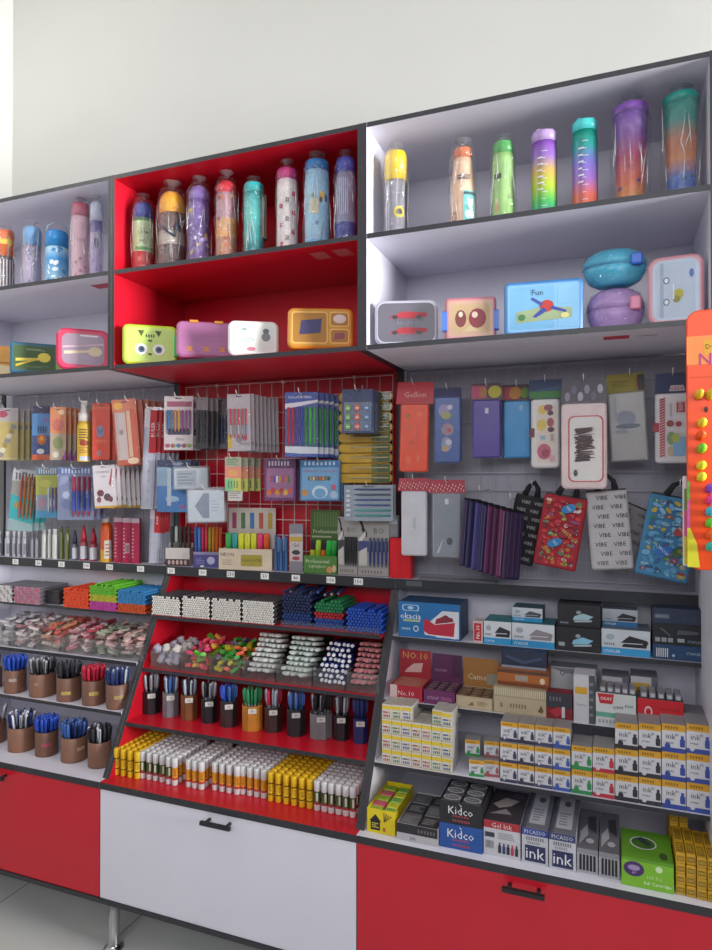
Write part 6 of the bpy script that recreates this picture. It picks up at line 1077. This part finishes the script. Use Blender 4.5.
sstk = [Stock(smallbox(xw, hs, .085, c, '#c9a02a', False), 'lead_box', 'small box') for c in c7]
for i in range(7):
    for j in range(rowsn[i]):
        for k in range(1 if j < rowsn[i]-1 else 1):
            sstk[i].put((Xp(382, Y3)+xw/2+(xw+.0012)*i, Y3+(.0 if j < 3 else .004*(i % 3)), z3+.0006+j*(hs+.0006)), 'small cream box with yellow band and %s print, %s row from the shelf' % (nm7[i], ORD[j]), 'small cream boxes stacked at left of the third shelf')
        if j == rowsn[i]-1: sstk[i].put((Xp(382, Y3)+xw/2+(xw+.0012)*i+.001, Y3+.095, z3+.0006+j*(hs+.0006)), 'small cream box with %s print, behind the top one of its column' % nm7[i], 'small cream boxes stacked at left of the third shelf')
gstk = [Stock(smallbox(.046, .05, .05, c, c, True), 'ink_box', 'ink box') for c in ('#2f8a4a', '#2f8a4a', '#a85a5a', '#8d5a5a')]
for k, (px, Y, zz, lab) in enumerate([(476, Y3+.004, z3+.0006, 'green-banded small box, lower of the leaning pair'), (472, Y3+.03, z3+.0516, 'green-banded small box, upper of the leaning pair'), (491, Y3+.02, z3+.0006, 'pinkish small box beside the green pair, lower'), (491, Y3+.04, z3+.0516, 'pinkish small box beside the green pair, upper')]):
    gstk[k].put((Xp(px, Y), Y, zz), lab, 'small boxes between the cream and ink stacks', (0, 0, .12))
xs = [(499.5, 516.5), (517, 533.5), (534, 551.5), (552, 569.5)]
mc = [('#3f3a5a', '#77777f', 'dark violet'), ('#3a3a4a', '#3a3a4a', 'charcoal'), ('#4a4a6a', '#77777f', 'slate'), ('#3f5aa8', '#3f5aa8', 'blue')]
for i, (a, b) in enumerate(xs):
    w = Xp(b, Y3)-Xp(a, Y3)-.0008; h = (Zp((a+b)/2, 743+2.2*i, Y3)-z3)/2-.0008; st = Stock(smallbox(w, h, .09, mc[i][0], mc[i][1]), 'ink_box', 'ink box')
    for j in range(3): st.put(((Xp(a, Y3)+Xp(b, Y3))/2, Y3+(.012 if j == 2 else 0), z3+.0006+j*(h+.0008)), 'small ink box with %s base band, %s row of the middle stack' % (mc[i][2], ['bottom', 'middle', 'top'][j]), 'ink boxes in the middle stack')
rc = [(570.5, 591, '#2f8a4f', 'green'), (591.5, 613.5, '#b83040', 'red'), (614, 637, '#2f2c34', 'black'), (637.5, 660, '#35313a', 'charcoal'), (660.5, 684.5, '#33489a', 'blue'), (685, 709.5, '#3a4f9f', 'royal blue')]
for i, (a, b, c, cn_) in enumerate(rc):
    w = Xp(b, Y3)-Xp(a, Y3)-.0008; h = (Zp((a+b)/2, 746+1.6*i, Y3)-z3)/2-.0008; st = Stock(smallbox(w, h, .095, c, c if i % 2 == 0 else '#cdccd2'), 'ink_box', 'ink box')
    for j in range(3 if i > 1 else 2): st.put(((Xp(a, Y3)+Xp(b, Y3))/2, Y3, z3+.0006+j*(h+.0008)), 'large ink box with %s base band, %s row of the right stack' % (cn_, ['bottom', 'middle', 'top'][j]), 'ink boxes in the right stack')
# ---- deck
def dk(px, py): return max(1.958, atZ(px, py, Z_DECK)[1])
# yellow neon tape display
Yd = dk(381, 834); P = place(367, 394.5, 810, 834, Yd, 0); w, h = P['w'], P['h']; D0 = .20
t = thing('sticky_note_display_box', 'yellow open display box of neon rolls with black house logo', 'display box', (P['x'], Yd, Z_DECK+.0006))
openbox(t, w, D0, h, M('#e0c81f'), lambda f: (f.poly([(.08, .48), (.3, .78), (.52, .48)], BLK), f.rect(.13, .12, .47, .5, BLK), f.bars(.17, .2, .43, .44, 3, M('#c9b84a'), .5, False), [f.poly([(.6, .5), (.6+.09*i, .92-.04*i), (.63+.09*i, .9-.04*i), (.63, .5)], M('#6a5a1a')) for i in range(4)], f.ell(.62, .2, .05, .09, M('#b05a2a'))))
ns = {c: Stock((lambda m: (m.bbox(-.021, .021, 0, .034, 0, h*.86, M(c), .003), top(m, .042, .034, h*.86).bars(.2, .2, .8, .8, 3, M('#8d9a3a'), .3, False), m)[-1])(MB()), 'sticky_note_pad', 'sticky notes') for c in ('#a9c43a', '#d8d83a', '#e0607a', '#8ac05a')}
for j in range(5):
    for i in range(2):
        c = list(ns)[(j*2+i*3) % 4]; ns[c].put((P['x']+(-.024 if i == 0 else .024), Yd+.006+.037*j, Z_DECK+.003), 'neon note pad in the yellow box, %s row, %s side' % (ORD[j], ['left', 'right'][i]), 'neon pads in the yellow box')
# tray box
Yd = dk(416, 843); P = place(396.5, 437, 818, 843, Yd, 0); w = P['w']; h = Zp(416, 826, Yd)-Z_DECK
t = thing('ink_tray_box', 'black-topped white tray of ink cartridges beside the yellow box', 'display box', (P['x'], Yd, Z_DECK+.0006)); openbox(t, w, .22, h, M('#b4b2b6'), lambda f: (f.rect(0, .45, 1, 1, M('#2a282c')), f.text('ink', .4, .22, .2, M('#55535a'), .2), f.bars(.5, .6, .95, .8, 6, M('#6a6668'), .5)))
for j in range(3):
    for i in range(2): o, _z = None, None; m = MB(); m.bbox(-w*.23, w*.23, 0, .066, 0, h*.92, M('#3a383c' if (i+j) % 2 else '#6d6a6e'), .002); top(m, w*.44, .066, h*.92).bars(.1, .2, .9, .8, 4, M('#8d8a8e'), .5, False); solo(m, 'ink_packet', 'dark ink packet in the black-topped tray, %s row, %s side' % (ORD[j], ['left', 'right'][i]), 'ink packet', (P['x']+(-.245 if i == 0 else .245)*w, Yd+.006+.07*j, Z_DECK+.003), 0, 'ink packets in the black tray')
def kid(f): f.text('Kidco', .5, .62, .34, M('#dcdde2'), .62); f.bars(.3, .34, .7, .4, 6, M('#b8404a'), .6); f.bars(.3, .12, .72, .22, 8, M('#a04a55'), .6); f.poly([(.46, .95), (.5, .84), (.54, .84)], M('#dcdde2'))
Yd = dk(459, 850); _, zt = carton('ink_cartridge_box', 'blue carton under the open black one', 439, 481.5, 825.5, Yd, .20, Z_DECK, '#24519a', kid, topc='#2a3a5a', cat='cartridge box')
x0, x1 = Xp(439, Yd), Xp(481.5, Yd); w = x1-x0; h = Zp(460, 803, Yd)-zt; t = thing('ink_cartridge_box', 'open black carton of oval-topped cartridge boxes', 'cartridge box', ((x0+x1)/2, Yd, zt+.0006)); openbox(t, w, .20, h, M('#232228'), kid)
for j in range(4):
    for i in range(2):
        m = MB(); m.bbox(-w*.225, w*.225, 0, .045, 0, h*.97, M('#38363c'), .002); d = top(m, w*.45, .045, h*.97); d.ell(.5, .5, .46, .42, M('#a4a4aa'), 16); d.ell(.5, .5, .38, .30, M('#55545a'), 16); d.text('Kidco', .5, .5, .26, M('#b9b9be'), .5); solo(m, 'cartridge_box', 'small oval-marked box in the open black carton, %s row, %s side' % (ORD[j], ['left', 'right'][i]), 'cartridge box', ((x0+x1)/2+(-.24 if i == 0 else .24)*w, Yd+.0045+.0485*j, zt+.003), 0, 'oval-marked cartridge boxes')
Yd = dk(501, 857); 
def pensb(f): f.rect(0, .78, 1, 1, M('#a8303a')); f.text('Gel Ink', .5, .88, .14, M('#e0c8c8'), .7); f.bars(.05, .2, .28, .42, 7, M('#55555f'), .5); f.rect(.04, .52, .3, .66, M('#3a3a4a')); f.bars(.4, .5, .95, .7, 4, M('#8d8d95'), .4, False)
def pensb2(f):
    pensb(f)
    for i, c in enumerate(['#2a2a30', '#2f3f7a', '#2a2a30', '#b03a5a', '#2a2a30']): f.rr(.40+.115*i, .1, .48+.115*i, .32, .002, M(c)); f.rect(.42+.115*i, .32, .46+.115*i, .4, M(c))
carton('ink_refill_box', 'white carton with red strip and little ink bottles printed on it', 483, 519.5, 822, Yd, .21, Z_DECK, '#c4c2c8', pensb2, lambda d: (d.poly([(.1, .5), (.4, .75), (.8, .7), (.6, .5), (.3, .4)], M('#a49c98')), d.poly([(.1, .2), (.5, .4), (.7, .25)], M('#8d868c')), d.ell(.75, .85, .2, .1, M('#4a4650'))), topc='#3a3338', cat='ink box', group=None)
m = MB(); 
for i, (a, b, yt, yb, c) in enumerate([(521, 547, 829, 864, '#33478f'), (548, 574.5, 834, 870, '#3a3f6a')]):
    Yd = dk((a+b)/2, yb)
    def inkd(f): f.rect(0, .8, 1, 1, M(c)); f.text('PICASSO', .5, .9, .12, M('#c9ccd8'), .8); f.bars(.15, .66, .85, .76, 8, M('#77777f'), .6); f.bars(.2, .56, .7, .63, 6, M('#8d8d95'), .6); f.rect(.12, .06, .9, .52, M('#2a2f55')); f.text('ink', .51, .30, .36, M('#dcdde4'), .7)
    carton('ink_refill_box', 'long white carton lettered ink, %s of the two side by side' % ['left', 'right'][i], a, b, yt, Yd, .26, Z_DECK, '#c0c0c8', inkd, lambda d: (d.rect(.0, .0, .14, 1, M('#4a4a58')), d.rect(.22, .12, .82, .92, M('#b4b4bc')), d.bars(.3, .18, .74, .5, 5, M('#85858f'), .5, False), d.ell(.55, .72, .14, .07, M('#5a5a66'))), topc='#6d6d77', cat='ink box', group='long white ink cartons')
for i, (a, b, yt, yb) in enumerate([(575.5, 596.5, 849, 873), (597.5, 618, 853, 878)]):
    Yd = dk((a+b)/2, yb)
    carton('cartridge_pack', 'grey pack with black vertical bars, %s of the two beside the green box' % ['left', 'right'][i], a, b, yt, Yd, .24, Z_DECK, '#a9a7ac', lambda f: (f.rect(0, .8, 1, 1, M('#8d8b90')), f.bars(.1, .1, .92, .76, 5, M('#1f1e24'), .68)), lambda d: (d.poly([(.1, .1), (.5, .35), (.4, .6), (.1, .4)], M('#b4b2b8')), d.poly([(.5, .5), (.9, .4), (.8, .85), (.4, .8)], M('#44424a')), d.ell(.6, .2, .2, .06, M('#c4c2c8'))), topc='#6f6d74', cat='ink box', group='grey barred packs')
Yd = dk(645, 889)
def grn(f): f.rect(0, .9, 1, 1, M('#5d9428')); f.ell(.24, .62, .2, .26, M('#4a2a66'), 18); f.ell(.24, .66, .12, .1, M('#9a88b0')); f.text('gel', .24, .5, .1, M('#c9bcd8'), .2); f.ell(.72, .74, .07, .11, M('#c9dcb0')); f.text('100 Pcs', .64, .42, .12, M('#c4dca0'), .4); f.text('Ink Cartridge', .7, .2, .15, M('#e4f0d0'), .52)
def grt(d): d.ell(.44, .55, .27, .22, M('#c9ccd0'), 20, -.5); d.ell(.44, .55, .24, .19, M('#3f6a1f'), 20, -.5); d.poly([(.30, .68), (.52, .46), (.56, .5), (.34, .73)], M('#2a2f44')); d.poly([(.36, .72), (.58, .5), (.61, .54), (.40, .76)], M('#2a2f44')); d.ell(.82, .2, .08, .12, M('#3f5a28'))
carton('ink_cartridge_box', 'large lime green ink cartridge box', 620, 672, 860, Yd, .16, Z_DECK, '#79b52e', grn, grt, topc='#5f9526', cat='cartridge box')
Yd = dk(690, 897); xs_ = [(674, 683.5), (684.5, 694), (695, 704.5), (705.5, 715)]
wy = Xp(683.5, Yd)-Xp(674, Yd); hy = (Zp(690, 855, Yd)-Z_DECK)/4
m = MB(); m.bbox(-wy/2, wy/2, 0, .15, 0, hy-.001, M('#c79a22'), .0015); f = front(m, wy, hy-.001); f.rect(.12, .25, .88, .75, M('#8a6a1a')); f.bars(.2, .38, .8, .62, 4, M('#d0aa3a'), .5); d = top(m, wy, .15, hy-.001); d.rect(.14, .06, .86, .4, M('#8d6d1c')); d.rect(.14, .5, .86, .9, M('#8a6a1c')); d.bars(.24, .12, .76, .34, 3, M('#c8a030'), .4, False)
st = Stock(m, 'lead_refill_box', 'small box')
for i, (a, b) in enumerate(xs_):
    for j in range(4): st.put(((Xp(a, Yd)+Xp(b, Yd))/2, Yd-.002*i+.004*(j % 2)*(i % 2), Z_DECK+.0006+j*hy), 'narrow yellow box, column %s from the green box, %s layer' % (ORD[i], ORD[j]), 'narrow yellow boxes at the right end of the deck')
    if i < 2:
        for j in range(5): st.put(((Xp(a, Yd)+Xp(b, Yd))/2-.004, Yd+.165, Z_DECK+.0006+j*hy), 'narrow yellow box in the back row, column %s, %s layer' % (ORD[i], ORD[j]), 'narrow yellow boxes at the right end of the deck')
# ================================================================ CAMERA AND LIGHT
cam = bpy.data.cameras.new('camera'); co = bpy.data.objects.new('camera', cam); COL.objects.link(co)
cam.sensor_fit = 'HORIZONTAL'; cam.sensor_width = 36; cam.lens = 36*F/712; cam.clip_start = .05
co.location = (0, 0, CZ); co.rotation_euler = (PI/2+PITCH, 0, YAW); SC.camera = co
def area(name, loc, tgt, sx, sy, power, col=(1, 1, 1)):
    l = bpy.data.lights.new(name, 'AREA'); l.shape = 'RECTANGLE'; l.size = sx; l.size_y = sy; l.energy = power; l.color = col
    o = bpy.data.objects.new(name, l); COL.objects.link(o); o.location = loc
    o.rotation_euler = (Vector(tgt)-Vector(loc)).to_track_quat('-Z', 'Y').to_euler(); return o
area('door_daylight', (4.9, 1.2, 2.3), (0, 2.05, 2.6), 1.3, 2.0, 62, (1, .985, .98)).data.spread = math.radians(45)
area('shopfront_daylight', (.3, -2.6, 3.2), (-.8, 2.2, 1.0), 4.0, 1.6, 88, (.96, .97, 1))
area('ceiling_tube', (-.8, .3, 4.35), (-.8, .5, 0), 3.4, .5, 8, (.97, .98, 1))
area('left_window', (-2.78, 1.2, 3.5), (-1.6, 2.4, 3.2), .9, 1.0, 11, (1, .98, .94))
w = bpy.data.worlds.new('daylight'); SC.world = w; w.use_nodes = True
w.node_tree.nodes['Background'].inputs[0].default_value = (.82, .86, 1, 1); w.node_tree.nodes['Background'].inputs[1].default_value = .14
SC.view_settings.view_transform = 'Standard'; SC.view_settings.look = 'None'; SC.view_settings.exposure = 0; SC.view_settings.gamma = 1
